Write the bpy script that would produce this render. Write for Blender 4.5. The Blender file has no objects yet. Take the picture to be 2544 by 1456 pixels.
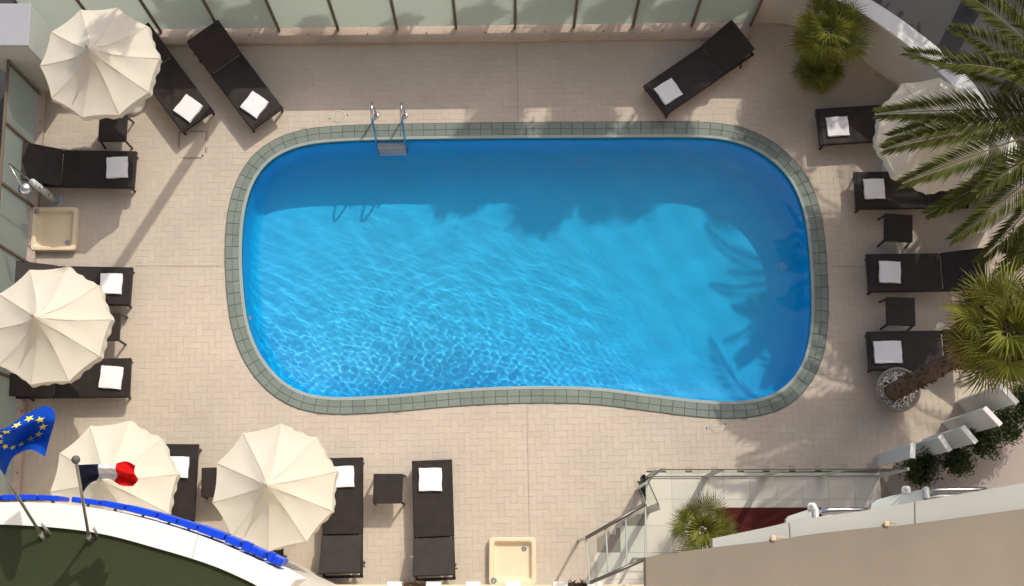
import bpy, bmesh, math, random
import numpy as np
from mathutils import Vector, Matrix
from mathutils.geometry import tessellate_polygon
R = math.radians
random.seed(11)
rng = np.random.RandomState(11)
SC = bpy.context.scene
COL = SC.collection

# ------------------------------------------------------------------ camera
FOC, TILT, HCAM = 3300.0, R(11.5), 23.1      # focal in units of a 2544 px wide frame
CT, ST = math.cos(TILT), math.sin(TILT)
cam_d = bpy.data.cameras.new('camera')
cam_d.sensor_width = 36.0
cam_d.lens = 36.0 * FOC / 2544.0
cam_d.clip_end = 900.0
cam = bpy.data.objects.new('camera', cam_d)
cam.location = (0, 0, HCAM)
cam.rotation_euler = (TILT, 0, 0)
COL.objects.link(cam)
SC.camera = cam

def P(px, py, z=0.0):
    """photo position (2544 x 1456 grid) of a point known to stand at height z -> world point"""
    u = (px - 1272.0) / FOC
    v = (728.0 - py) / FOC
    k = (HCAM - z) / (CT - v * ST)
    return Vector((k * u, k * (ST + v * CT), z))

# ------------------------------------------------------------------ light
SUN_EL, SUN_AZ = R(43.5), R(30.0)            # azimuth measured from +Y towards +X
w = bpy.data.worlds.new('World')
SC.world = w
w.use_nodes = True
nt = w.node_tree
sky = nt.nodes.new('ShaderNodeTexSky')
sky.sky_type = 'NISHITA'
sky.sun_disc = False
sky.sun_elevation = SUN_EL
sky.sun_rotation = SUN_AZ
sky.air_density = 1.0
sky.dust_density = 4.0
sky.ozone_density = 1.0
nt.nodes['Background'].inputs['Strength'].default_value = 0.15
nt.links.new(sky.outputs[0], nt.nodes['Background'].inputs['Color'])
sd = bpy.data.lights.new('sun', 'SUN')
sd.energy = 2.45
sd.angle = R(0.53)
sd.color = (1.0, 0.93, 0.82)
sun = bpy.data.objects.new('sun', sd)
sun_dir = Vector((-math.sin(SUN_AZ) * math.cos(SUN_EL), -math.cos(SUN_AZ) * math.cos(SUN_EL), -math.sin(SUN_EL)))
sun.rotation_euler = sun_dir.to_track_quat('-Z', 'Y').to_euler()
sun.location = (12, 22, 30)
COL.objects.link(sun)

SC.render.engine = 'CYCLES'
SC.view_settings.view_transform = 'Standard'
SC.view_settings.look = 'None'
SC.view_settings.gamma = 1.0
SC.view_settings.use_curve_mapping = False
SC.view_settings.exposure = 0.18
SC.cycles.use_denoising = True
SC.cycles.max_bounces = 10
SC.cycles.diffuse_bounces = 4
SC.cycles.transparent_max_bounces = 24
SC.cycles.caustics_reflective = False
SC.cycles.caustics_refractive = True      # sunlight through the pool water
SC.cycles.blur_glossy = 0.5
SC.cycles.sample_clamp_indirect = 4.0

# ------------------------------------------------------------------ helpers
def tag(o, label=None, cat=None, group=None, kind=None):
    if label: o['label'] = label
    if cat: o['category'] = cat
    if group: o['group'] = group
    if kind: o['kind'] = kind
    return o

def link(o, parent=None):
    COL.objects.link(o)
    if parent is not None: o.parent = parent
    return o

def empty(name, loc=(0, 0, 0), rz=0.0, parent=None):
    o = bpy.data.objects.new(name, None)
    o.empty_display_size = 0.1
    o.location = loc
    o.rotation_euler = (0, 0, rz)
    return link(o, parent)

def obj(name, me, parent=None, loc=(0, 0, 0), rot=(0, 0, 0)):
    o = bpy.data.objects.new(name, me)
    o.location = loc
    o.rotation_euler = rot
    return link(o, parent)

def copy_tree(o, parent=None):
    c = o.copy()
    link(c, parent)
    for ch in list(o.children):
        copy_tree(ch, c)
    return c

class MB:
    def __init__(s):
        s.v, s.f, s.m = [], [], []
    def add(s, vs, fs, mi=0):
        b = len(s.v)
        s.v += [tuple(x) for x in vs]
        s.f += [tuple(b + i for i in f) for f in fs]
        s.m += [mi] * len(fs)
        return s
    def box(s, c, d, rot=None, mi=0, bev=0.0):
        hx, hy, hz = d[0] / 2, d[1] / 2, d[2] / 2
        if bev > 0:
            b = min(bev, hx * .9, hy * .9, hz * .9)
            lv = [(hx - b, hy - b, hz), (hx, hy - b, hz - b), (hx - b, hy, hz - b)]
            vs, idx = [], {}
            for sx in (1, -1):
                for sy in (1, -1):
                    for sz in (1, -1):
                        for k, q in enumerate(lv):
                            idx[(sx, sy, sz, k)] = len(vs)
                            vs.append(Vector((q[0] * sx, q[1] * sy, q[2] * sz)))
            fs = []
            for sx in (1, -1):
                for sy in (1, -1):
                    for sz in (1, -1):
                        t = [idx[(sx, sy, sz, k)] for k in range(3)]
                        fs.append(t if sx * sy * sz > 0 else t[::-1])
            def quad(a, bq, cq, dq, flip):
                q = [a, bq, cq, dq]
                fs.append(q[::-1] if flip else q)
            for sg in (1, -1):
                quad(idx[(1, 1, sg, 0)], idx[(-1, 1, sg, 0)], idx[(-1, -1, sg, 0)], idx[(1, -1, sg, 0)], sg < 0)
                quad(idx[(sg, 1, 1, 1)], idx[(sg, -1, 1, 1)], idx[(sg, -1, -1, 1)], idx[(sg, 1, -1, 1)], sg > 0)
                quad(idx[(1, sg, 1, 2)], idx[(1, sg, -1, 2)], idx[(-1, sg, -1, 2)], idx[(-1, sg, 1, 2)], sg > 0)
            for a in (1, -1):
                for b2 in (1, -1):
                    quad(idx[(1, a, b2, 0)], idx[(1, a, b2, 2)], idx[(-1, a, b2, 2)], idx[(-1, a, b2, 0)], a * b2 < 0)
                    quad(idx[(a, 1, b2, 0)], idx[(a, -1, b2, 0)], idx[(a, -1, b2, 1)], idx[(a, 1, b2, 1)], a * b2 < 0)
                    quad(idx[(a, b2, 1, 1)], idx[(a, b2, -1, 1)], idx[(a, b2, -1, 2)], idx[(a, b2, 1, 2)], a * b2 > 0)
        else:
            vs = [Vector((x, y, z)) for z in (-hz, hz) for y in (-hy, hy) for x in (-hx, hx)]
            fs = [(0, 2, 3, 1), (4, 5, 7, 6), (0, 1, 5, 4), (2, 6, 7, 3), (0, 4, 6, 2), (1, 3, 7, 5)]
        c = Vector(c)
        vs = [(rot @ q if rot is not None else q) + c for q in vs]
        return s.add(vs, fs, mi)
    def prism(s, poly, z0, z1, mi=0):
        n = len(poly)
        vs = [(p[0], p[1], z0) for p in poly] + [(p[0], p[1], z1) for p in poly]
        fs = [(i, (i + 1) % n, n + (i + 1) % n, n + i) for i in range(n)]
        tri = tessellate_polygon([[Vector((p[0], p[1], 0)) for p in poly]])
        fs += [(n + a, n + b, n + c) for a, b, c in tri] + [(c, b, a) for a, b, c in tri]
        return s.add(vs, fs, mi)
    def tube(s, pts, r, n=8, mi=0, cap=True):
        pts = [Vector(p) for p in pts]
        rad = r if isinstance(r, (list, tuple)) else [r] * len(pts)
        up = Vector((0.013, 0.021, 1))
        vs, fs = [], []
        prev = None
        for i, p in enumerate(pts):
            t = (pts[min(i + 1, len(pts) - 1)] - pts[max(i - 1, 0)]).normalized()
            if prev is None:
                a = t.cross(up)
                if a.length < 0.05: a = t.cross(Vector((1, 0.02, 0)))
                a.normalize()
            else:
                a = (prev - t * prev.dot(t)).normalized()
            prev = a
            b = t.cross(a)
            for k in range(n):
                an = 2 * math.pi * k / n
                vs.append(p + (a * math.cos(an) + b * math.sin(an)) * rad[i])
        for i in range(len(pts) - 1):
            for k in range(n):
                k2 = (k + 1) % n
                fs.append((i * n + k, i * n + k2, (i + 1) * n + k2, (i + 1) * n + k))
        if cap:
            fs.append(tuple(range(n))[::-1])
            fs.append(tuple((len(pts) - 1) * n + k for k in range(n)))
        return s.add(vs, fs, mi)
    def lathe(s, prof, c=(0, 0, 0), n=24, mi=0, cap=True):
        vs, fs = [], []
        for r, z in prof:
            for k in range(n):
                a = 2 * math.pi * k / n
                vs.append((c[0] + r * math.cos(a), c[1] + r * math.sin(a), c[2] + z))
        m = len(prof)
        for i in range(m - 1):
            for k in range(n):
                k2 = (k + 1) % n
                fs.append((i * n + k, i * n + k2, (i + 1) * n + k2, (i + 1) * n + k))
        if cap:
            fs.append(tuple(range(n))[::-1])
            fs.append(tuple((m - 1) * n + k for k in range(n)))
        return s.add(vs, fs, mi)
    def mesh(s, name, mats, smooth=False):
        me = bpy.data.meshes.new(name)
        me.from_pydata(s.v, [], s.f)
        for m in (mats if isinstance(mats, (list, tuple)) else [mats]):
            me.materials.append(m)
        me.polygons.foreach_set('material_index', s.m)
        if smooth:
            me.polygons.foreach_set('use_smooth', [True] * len(s.f))
        me.update()
        return me
    def build(s, name, mats, parent=None, smooth=False, loc=(0, 0, 0), rot=(0, 0, 0)):
        return obj(name, s.mesh(name, mats, smooth), parent, loc, rot)

def smoothstep(a, b, x):
    t = np.clip((x - a) / (b - a), 0, 1)
    return t * t * (3 - 2 * t)

# ------------------------------------------------------------------ materials
MATS = {}
def mat(name, col, rough=0.6, var=0.0, vscale=6.0, fine=0.0, fscale=60.0, bump=0.0, bscale=80.0, metal=0.0,
        spec=0.3, tone=None, sheen=0.0, hue=None):
    """plain procedural surface: base colour broken up by a broad and a fine noise, plus a fine relief"""
    m = bpy.data.materials.new(name)
    m.use_nodes = True
    n = m.node_tree
    b = n.nodes['Principled BSDF']
    b.inputs['Roughness'].default_value = rough
    b.inputs['Metallic'].default_value = metal
    b.inputs['Specular IOR Level'].default_value = spec
    if sheen: b.inputs['Sheen Weight'].default_value = sheen
    b.inputs['Base Color'].default_value = (*col, 1)
    tc = n.nodes.new('ShaderNodeTexCoord')
    geo = n.nodes.new('ShaderNodeNewGeometry')
    last = None
    def scaled(src, lo, hi, prev):
        mr = n.nodes.new('ShaderNodeMapRange')
        mr.inputs['To Min'].default_value = lo
        mr.inputs['To Max'].default_value = hi
        n.links.new(src, mr.inputs['Value'])
        mx = n.nodes.new('ShaderNodeMix')
        mx.data_type = 'RGBA'
        mx.blend_type = 'MULTIPLY'
        mx.inputs['Factor'].default_value = 1
        if prev is None: mx.inputs[6].default_value = (*col, 1)
        else: n.links.new(prev, mx.inputs[6])
        n.links.new(mr.outputs[0], mx.inputs[7])
        return mx.outputs[2]
    if var > 0:
        t = n.nodes.new('ShaderNodeTexNoise')
        t.inputs['Scale'].default_value = vscale * 0.2
        t.inputs['Detail'].default_value = 6
        t.inputs['Roughness'].default_value = 0.62
        n.links.new(geo.outputs['Position'], t.inputs['Vector'])
        last = scaled(t.outputs['Fac'], 1 - var * 1.6, 1 + var * 1.6, last)
    if fine > 0:
        t = n.nodes.new('ShaderNodeTexNoise')
        t.inputs['Scale'].default_value = fscale
        t.inputs['Detail'].default_value = 3
        n.links.new(tc.outputs['Object'], t.inputs['Vector'])
        last = scaled(t.outputs['Fac'], 1 - fine * 1.6, 1 + fine * 1.6, last)
    if tone:
        a = n.nodes.new('ShaderNodeAttribute')
        a.attribute_name = 'tone'
        last = scaled(a.outputs['Fac'], 1 - tone, 1 + tone, last)
    if last is not None:
        n.links.new(last, b.inputs['Base Color'])
    if bump > 0:
        t = n.nodes.new('ShaderNodeTexNoise')
        t.inputs['Scale'].default_value = bscale
        t.inputs['Detail'].default_value = 4
        n.links.new(tc.outputs['Object'], t.inputs['Vector'])
        bp = n.nodes.new('ShaderNodeBump')
        bp.inputs['Strength'].default_value = bump
        bp.inputs['Distance'].default_value = 0.01
        n.links.new(t.outputs['Fac'], bp.inputs['Height'])
        n.links.new(bp.outputs[0], b.inputs['Normal'])
    MATS[name] = m
    return m

def translucent_mat(name, col, trans, amount, rough=0.8, var=0.0, vscale=5.0, tone=None, spec=0.2):
    m = mat(name, col, rough, var, vscale, tone=tone, spec=spec)
    n = m.node_tree
    b = n.nodes['Principled BSDF']
    out = n.nodes['Material Output']
    tr = n.nodes.new('ShaderNodeBsdfTranslucent')
    tr.inputs['Color'].default_value = (*trans, 1)
    mx = n.nodes.new('ShaderNodeMixShader')
    mx.inputs[0].default_value = amount
    n.links.new(b.outputs[0], mx.inputs[1])
    n.links.new(tr.outputs[0], mx.inputs[2])
    n.links.new(mx.outputs[0], out.inputs['Surface'])
    return m

def clear_glass(name, tint, refl=0.08):
    m = bpy.data.materials.new(name)
    m.use_nodes = True
    n = m.node_tree
    n.nodes.remove(n.nodes['Principled BSDF'])
    out = n.nodes['Material Output']
    t = n.nodes.new('ShaderNodeBsdfTransparent')
    t.inputs['Color'].default_value = (*tint, 1)
    g = n.nodes.new('ShaderNodeBsdfGlossy')
    g.inputs['Roughness'].default_value = 0.02
    mx = n.nodes.new('ShaderNodeMixShader')
    mx.inputs[0].default_value = refl
    n.links.new(t.outputs[0], mx.inputs[1])
    n.links.new(g.outputs[0], mx.inputs[2])
    n.links.new(mx.outputs[0], out.inputs['Surface'])
    MATS[name] = m
    return m

M_tile = mat('beige_paver', (0.505, 0.436, 0.357), 0.75, 0.17, 2.2, 0.07, 45, 0.12, 60, tone=0.025)
M_grout = mat('paver_grout', (0.42, 0.358, 0.288), 0.9, 0.15, 5.0)
M_joint = mat('dark_joint', (0.27, 0.225, 0.18), 0.9, 0.15, 5.0)
M_asphalt = mat('asphalt', (0.055, 0.054, 0.058), 0.9, 0.18, 2.0, 0.2, 120, 0.3, 120)
M_pave = mat('grey_pavement', (0.34, 0.29, 0.26), 0.85, 0.15, 2.0, 0.1, 60, 0.1, 60)
M_coping = mat('grey_green_coping_tile', (0.18, 0.215, 0.19), 0.55, 0.18, 6.0, 0.12, 50, 0.1, 60, tone=0.09)
M_cgrout = mat('coping_grout', (0.115, 0.135, 0.12), 0.9)
M_nosing = mat('pale_coping_nosing', (0.30, 0.35, 0.33), 0.5, 0.12, 8.0)
M_rattan = None
M_towel = mat('white_towel_cotton', (0.82, 0.82, 0.84), 0.95, 0.04, 20.0, 0.05, 180, 0.5, 260, spec=0.1, sheen=0.2)
M_steel = mat('polished_steel', (0.62, 0.62, 0.63), 0.16, 0.05, 20.0, metal=1.0)
M_dsteel = mat('brushed_dark_steel', (0.16, 0.15, 0.14), 0.4, 0.1, 10.0, metal=0.8)
M_bronze = mat('brown_painted_post', (0.145, 0.105, 0.075), 0.55, 0.15, 10.0)
M_ledge = mat('weathered_stone_ledge', (0.42, 0.335, 0.27), 0.85, 0.28, 5.0, 0.15, 30, 0.2, 40)
M_white = mat('white_painted_wall', (0.78, 0.77, 0.75), 0.75, 0.06, 3.0, 0.03, 30, 0.06, 60)
M_cream = mat('cream_shower_tray', (0.72, 0.60, 0.42), 0.35, 0.08, 6.0, 0.05, 20)
M_render = mat('grey_beige_render', (0.57, 0.535, 0.475), 0.85, 0.10, 2.0, 0.04, 40, 0.08, 60)
M_roofgreen = mat('dark_green_roof_felt', (0.030, 0.040, 0.016), 0.9, 0.12, 3.0, 0.12, 80, 0.2, 90)
M_roofbeige = mat('beige_canopy_roof', (0.215, 0.185, 0.15), 0.85, 0.16, 2.4, 0.04, 40, 0.06, 40)
M_metalgrey = mat('pale_grey_metal', (0.46, 0.49, 0.47), 0.45, 0.05, 3.0)
M_gutter = mat('grey_green_gutter_metal', (0.34, 0.35, 0.32), 0.5, 0.06, 2.0)
M_screen = mat('shaded_white_screen_render', (0.64, 0.645, 0.63), 0.8, 0.06, 3.0)  # white render greyed down: shade on the slab faces is put into the colour
M_lid = mat('shaded_cabinet_lid', (0.33, 0.34, 0.37), 0.5, 0.06, 3.0)  # white lid in blue-grey, the shade lying on its top painted in
M_hatchgap = mat('hatch_gap', (0.05, 0.042, 0.035), 0.9)
M_drainpaint = mat('pale_blue_drain_plastic', (0.10, 0.60, 0.95), 0.5)
M_railpaint = mat('dark_rail_paint', (0.07, 0.075, 0.065), 0.5)
M_signblue = mat('blue_sign_acrylic', (0.005, 0.055, 0.62), 0.35, 0.06, 10.0)
M_canvas = translucent_mat('cream_canvas', (0.74, 0.69, 0.58), (0.78, 0.69, 0.52), 0.25, 0.9, 0.05, 8.0)
M_frost = translucent_mat('frosted_glass', (0.36, 0.39, 0.36), (0.80, 0.85, 0.78), 0.62, 0.4, 0.05, 2.0)
M_glass = clear_glass('clear_green_glass', (0.955, 0.98, 0.965), 0.035)
M_pole = mat('grey_aluminium_pole', (0.36, 0.37, 0.35), 0.35, 0.05, 10.0, metal=0.6)
M_frond = translucent_mat('date_palm_leaflet', (0.075, 0.085, 0.020), (0.14, 0.155, 0.02), 0.25, 0.6, 0.25, 5.0, tone=0.5, spec=0.12)
M_rachis = mat('palm_rachis', (0.20, 0.19, 0.07), 0.5)
M_fan = translucent_mat('fan_palm_leaf', (0.165, 0.18, 0.034), (0.34, 0.34, 0.04), 0.30, 0.5, 0.25, 6.0, tone=0.6, spec=0.2)
M_fandry = translucent_mat('dry_fan_palm_leaf', (0.36, 0.23, 0.07), (0.40, 0.24, 0.05), 0.35, 0.6, 0.2, 6.0, tone=0.4)
M_leaf = translucent_mat('dark_shrub_leaf', (0.042, 0.060, 0.020), (0.05, 0.08, 0.015), 0.25, 0.5, 0.25, 8.0, tone=0.5)
M_treeleaf = translucent_mat('broadleaf_tree_leaf', (0.05, 0.08, 0.025), (0.10, 0.14, 0.03), 0.25, 0.5, 0.2, 4.0, tone=0.4)
M_dry = mat('dry_brown_leaf', (0.16, 0.10, 0.055), 0.8, 0.25, 10.0, tone=0.5)
M_bark = mat('fibrous_palm_bark', (0.13, 0.085, 0.06), 0.95, 0.3, 14.0, 0.3, 40, 0.8, 30)
M_pot = mat('weathered_concrete_pot', (0.26, 0.245, 0.21), 0.85, 0.2, 8.0, 0.1, 50, 0.2, 60)
M_soil = mat('dark_soil', (0.04, 0.03, 0.022), 0.95, 0.3, 20.0)
M_pebble = mat('white_pebble', (0.68, 0.64, 0.60), 0.7, 0.15, 30.0, tone=0.3)
M_red = mat('dark_red_carpet', (0.075, 0.012, 0.010), 0.95, 0.1, 6.0, 0.12, 120, 0.3, 150)
M_entry = mat('pale_entrance_tile', (0.64, 0.60, 0.53), 0.6, 0.06, 3.0, 0.03, 40, tone=0.05)
M_greyplastic = mat('grey_plastic', (0.10, 0.105, 0.10), 0.55, 0.1, 10.0)
M_baseplastic = mat('off_white_plastic', (0.62, 0.60, 0.54), 0.5, 0.1, 10.0)
M_drain = mat('tarnished_chrome', (0.42, 0.40, 0.37), 0.3, 0.15, 30.0, metal=0.9)
M_dark = mat('black_plastic', (0.02, 0.02, 0.02), 0.5)
M_brass = mat('warm_lamp_housing', (0.62, 0.46, 0.32), 0.5)
M_flagblue = translucent_mat('royal_blue_flag_cloth', (0.004, 0.07, 0.50), (0.004, 0.08, 0.55), 0.30, 0.8, 0.05, 20)
M_flagstar = mat('yellow_flag_print', (0.80, 0.72, 0.10), 0.8)
M_flagnavy = translucent_mat('navy_flag_cloth', (0.012, 0.016, 0.045), (0.02, 0.025, 0.07), 0.2, 0.8)
M_flagwhite = translucent_mat('white_flag_cloth', (0.75, 0.75, 0.78), (0.8, 0.8, 0.82), 0.3, 0.8)
M_flagred = translucent_mat('red_flag_cloth', (0.62, 0.008, 0.010), (0.7, 0.012, 0.01), 0.3, 0.8)

def rattan():
    m = bpy.data.materials.new('dark_brown_woven_rattan')
    m.use_nodes = True
    n = m.node_tree
    b = n.nodes['Principled BSDF']
    b.inputs['Roughness'].default_value = 0.42
    b.inputs['Specular IOR Level'].default_value = 0.3
    tc = n.nodes.new('ShaderNodeTexCoord')
    wv = []
    for ax in ('X', 'Y'):
        t = n.nodes.new('ShaderNodeTexWave')
        t.bands_direction = ax
        t.inputs['Scale'].default_value = 22.0
        t.inputs['Distortion'].default_value = 0.6
        n.links.new(tc.outputs['Object'], t.inputs['Vector'])
        wv.append(t)
    mm = n.nodes.new('ShaderNodeMath')
    mm.operation = 'MULTIPLY'
    n.links.new(wv[0].outputs['Fac'], mm.inputs[0])
    n.links.new(wv[1].outputs['Fac'], mm.inputs[1])
    no = n.nodes.new('ShaderNodeTexNoise')
    no.inputs['Scale'].default_value = 5.0
    no.inputs['Detail'].default_value = 5
    n.links.new(tc.outputs['Object'], no.inputs['Vector'])
    ad = n.nodes.new('ShaderNodeMath')
    ad.operation = 'ADD'
    n.links.new(mm.outputs[0], ad.inputs[0])
    n.links.new(no.outputs['Fac'], ad.inputs[1])
    cr = n.nodes.new('ShaderNodeValToRGB')
    cr.color_ramp.elements[0].position = 0.35
    cr.color_ramp.elements[0].color = (0.007, 0.005, 0.0045, 1)
    cr.color_ramp.elements[1].position = 1.15
    cr.color_ramp.elements[1].color = (0.034, 0.0245, 0.022, 1)
    n.links.new(ad.outputs[0], cr.inputs[0])
    n.links.new(cr.outputs[0], b.inputs['Base Color'])
    bp = n.nodes.new('ShaderNodeBump')
    bp.inputs['Strength'].default_value = 0.6
    bp.inputs['Distance'].default_value = 0.004
    n.links.new(mm.outputs[0], bp.inputs['Height'])
    n.links.new(bp.outputs[0], b.inputs['Normal'])
    return m
M_rattan = rattan()

# ------------------------------------------------------------------ pool outline
POOL_PX = [(597, 640), (600, 560), (610, 500), (628, 450), (660, 405), (705, 375), (760, 357), (830, 349), (930, 345),
           (1100, 342), (1300, 340), (1500, 339), (1650, 338), (1750, 339), (1820, 348), (1880, 370), (1930, 405),
           (1965, 445), (1990, 495), (2005, 550), (2013, 620), (2018, 700), (2019, 780), (2012, 850), (1995, 905),
           (1965, 950), (1925, 980), (1870, 996), (1800, 1000), (1720, 995), (1600, 980), (1500, 967), (1400, 962),
           (1250, 963), (1100, 972), (1000, 982), (900, 988), (840, 990), (780, 985), (730, 968), (690, 940),
           (655, 900), (630, 855), (612, 800), (602, 730)]

def closed_curve(pts, n):
    """smooth closed curve through pts, resampled to n even steps"""
    k = len(pts)
    dense = []
    for i in range(k):
        p0, p1, p2, p3 = pts[i - 1], pts[i], pts[(i + 1) % k], pts[(i + 2) % k]
        for s in range(12):
            t = s / 12
            dense.append(0.5 * ((2 * p1) + (p2 - p0) * t + (2 * p0 - 5 * p1 + 4 * p2 - p3) * t * t + (3 * p1 - p0 - 3 * p2 + p3) * t ** 3))
    a = np.array([(p.x, p.y) for p in dense])
    for _ in range(30):
        a = 0.5 * a + 0.25 * (np.roll(a, 1, 0) + np.roll(a, -1, 0))
    seg = np.linalg.norm(np.roll(a, -1, 0) - a, axis=1)
    s = np.concatenate([[0], np.cumsum(seg)])
    b = np.vstack([a, a[:1]])
    q = np.linspace(0, s[-1], n, endpoint=False)
    out = np.stack([np.interp(q, s, b[:, 0]), np.interp(q, s, b[:, 1])], 1)
    return out, s[-1]

NP_ = 520
POOL, POOL_LEN = closed_curve([P(x, y, 0.02) for x, y in POOL_PX], NP_)
tan = np.roll(POOL, -1, 0) - np.roll(POOL, 1, 0)
tan /= np.linalg.norm(tan, axis=1)[:, None]
POOL_N = np.stack([-tan[:, 1], tan[:, 0]], 1)          # px list runs clockwise in plan -> this points outward
if (POOL[0] + POOL_N[0] * 0.1)[0] > POOL[0][0]:
    POOL_N = -POOL_N

def ring(off):
    return POOL + POOL_N * off

def inside(poly, x, y):
    """vectorised even-odd test"""
    x = np.asarray(x, float); y = np.asarray(y, float)
    r = np.zeros(x.shape, bool)
    n = len(poly)
    j = n - 1
    for i in range(n):
        xi, yi = poly[i][0], poly[i][1]
        xj, yj = poly[j][0], poly[j][1]
        if yi != yj:
            c = ((yi > y) != (yj > y)) & (x < (xj - xi) * (y - yi) / (yj - yi) + xi)
            r ^= c
        j = i
    return r

COPW = 0.285
DEPTH = 1.22
WATER_Z = -0.085

# ------------------------------------------------------------------ ground, deck
def sheet_with_hole(name, outer, hole, z, material):
    o3 = [Vector((p[0], p[1], 0)) for p in outer]
    h3 = [Vector((p[0], p[1], 0)) for p in hole]
    tri = tessellate_polygon([o3, h3])
    me = bpy.data.meshes.new(name)
    me.from_pydata([(p.x, p.y, z) for p in o3 + h3], [], [tuple(t) for t in tri])
    bm = bmesh.new(); bm.from_mesh(me)
    bmesh.ops.recalc_face_normals(bm, faces=bm.faces)
    if sum(f.normal.z for f in bm.faces) < 0:
        bmesh.ops.reverse_faces(bm, faces=bm.faces)
    bm.to_mesh(me); bm.free()
    me.materials.append(material)
    return obj(name, me)

G = 400
hole = ring(0.14)[::4]
tag(sheet_with_hole('ground', [(-G, -G), (G, -G), (G, G), (-G, G)], hole, -0.06, M_asphalt), kind='structure')

# deck border (photo grid), clockwise from the upper left corner
FENCE_L = P(112, 98)                       # corner of the two glass fences
FENCE_R = P(1866, 74)
LEFT_B = P(36, 1300)
WALL_PX = [(1866, 58), (1915, 57), (1965, 62), (2030, 85), (2090, 117), (2150, 156), (2195, 190), (2240, 226), (2300, 285),
           (2350, 345), (2395, 410), (2425, 470), (2440, 530)]
WALL = [P(x, y) for x, y in WALL_PX]
DECK_PX = [(60, 85), (1866, 50)] + WALL_PX[1:] + [(2470, 640), (2470, 800), (2460, 930), (2440, 1010), (2390, 1070), (2320, 1120), (2240, 1158), (2172, 1168), (1606, 1170),
          (1583, 1195), (1612, 1262), (1480, 1340), (1480, 1520), (-60, 1520), (-30, 1300)]
DECK = [P(x, y) for x, y in DECK_PX]
tag(sheet_with_hole('deck', [(p.x, p.y) for p in DECK], hole, -0.004, M_grout), kind='structure')
deck = bpy.data.objects['deck']
pav = MB().add([P(2100, 1000, -.03) + Vector((0, 0, 0)), P(2100, 1700, -.03), P(3300, 1700, -.03), P(3300, 500, -.03), P(2450, 480, -.03)], [(0, 1, 2, 3, 4)])
tag(pav.build('pavement', M_pave), kind='structure')

# herringbone pavers
YAW = R(1.1)
U, GAP = 0.112, 0.0024
cy_, sy_ = math.cos(YAW), math.sin(YAW)
def dk(x, y):
    return x * cy_ - y * sy_, x * sy_ + y * cy_
bricks = []
for gy in range(-14, 100):
    for gx in range(-95, 95):
        k = (gx - gy) % 4
        if k == 0: bricks.append(((gx + 1.0) * U, (gy + .5) * U, 0))
        elif k == 2: bricks.append(((gx + .5) * U, (gy + 0.0) * U, 1))
bx = np.array([dk(b[0], b[1]) for b in bricks]); bo = np.array([b[2] for b in bricks])
okd = inside(DECK, bx[:, 0], bx[:, 1])
pin = inside(ring(COPW - 0.06), bx[:, 0], bx[:, 1])
okd &= ~pin
bx, bo = bx[okd], bo[okd]
# the pavers left open for the inspection hatch
h0, h1 = P(443, 393), P(513, 327)
hx0, hx1, hy0, hy1 = h0.x, h1.x, h0.y, h1.y
inh = (bx[:, 0] > hx0) & (bx[:, 0] < hx1) & (bx[:, 1] > hy0) & (bx[:, 1] < hy1)
bx, bo = bx[~inh], bo[~inh]
# projected position in the photo grid, to find the ones that show largest
def proj(x, y, z=0.0):
    dx, dy, dz = x, y, z - HCAM
    depth = dy * ST - dz * CT
    u = dx / depth
    v = (dy * CT + dz * ST) / depth
    return 1272 + FOC * u, 728 - FOC * v, depth
ppx, ppy, pdep = proj(bx[:, 0], bx[:, 1])
free = (ppx > 1140) & (ppx < 1560) & (ppy > 1030) & (ppy < 1440)
free &= ~((ppx > 1195) & (ppy > 1320) & (ppx < 1345))
free |= (ppx > 840) & (ppx < 1560) & (ppy > 1040) & (ppy < 1130)
order = np.argsort(np.where(free, pdep, 1e9))
single = set(order[:300].tolist())
def brick_verts(c, o, h=0.010, z1=0.0):
    a = YAW + (math.pi / 2 if o else 0)
    ca, sa = math.cos(a), math.sin(a)
    L, W = U - GAP / 2, U / 2 - GAP / 2
    e = 0.001
    vs = []
    for (ll, ww, z) in ((L, W, z1 - h), (L, W, z1 - e), (L - e, W - e, z1)):
        for sx, sy in ((-1, -1), (1, -1), (1, 1), (-1, 1)):
            x, y = sx * ll, sy * ww
            vs.append((c[0] + x * ca - y * sa, c[1] + x * sa + y * ca, z))
    return vs
BRICK_F = [(8, 9, 10, 11)] + [(i + 4 * r, (i + 1) % 4 + 4 * r, (i + 1) % 4 + 4 + 4 * r, i + 4 + 4 * r) for r in (0, 1) for i in range(4)]
vs, fs, tn = [], [], []
for i in range(len(bx)):
    if i in single: continue
    b = len(vs)
    vs += brick_verts(bx[i], bo[i], 0.010, rng.uniform(-0.0012, 0.0008))
    fs += [tuple(b + q for q in f) for f in BRICK_F]
    tn += [rng.rand()] * len(BRICK_F)
def tone_mesh(name, vs, fs, tn, material):
    me = bpy.data.meshes.new(name)
    me.from_pydata(vs, [], fs)
    me.materials.append(material)
    at = me.attributes.new('tone', 'FLOAT', 'FACE')
    at.data.foreach_set('value', tn)
    me.update()
    return me
o = obj('paver_field', tone_mesh('paver_field', vs, fs, tn, M_tile), deck)
tag(o, kind='stuff')
kinds = [tone_mesh('paver', brick_verts((0, 0), k % 2), BRICK_F, [(k // 2) / 7.0] * len(BRICK_F), M_tile) for k in range(16)]
for i in order[:300]:
    i = int(i)
    obj('paver', kinds[int(bo[i]) + 2 * rng.randint(8)], deck, (bx[i, 0], bx[i, 1], rng.uniform(-0.001, 0.0006)))
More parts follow.
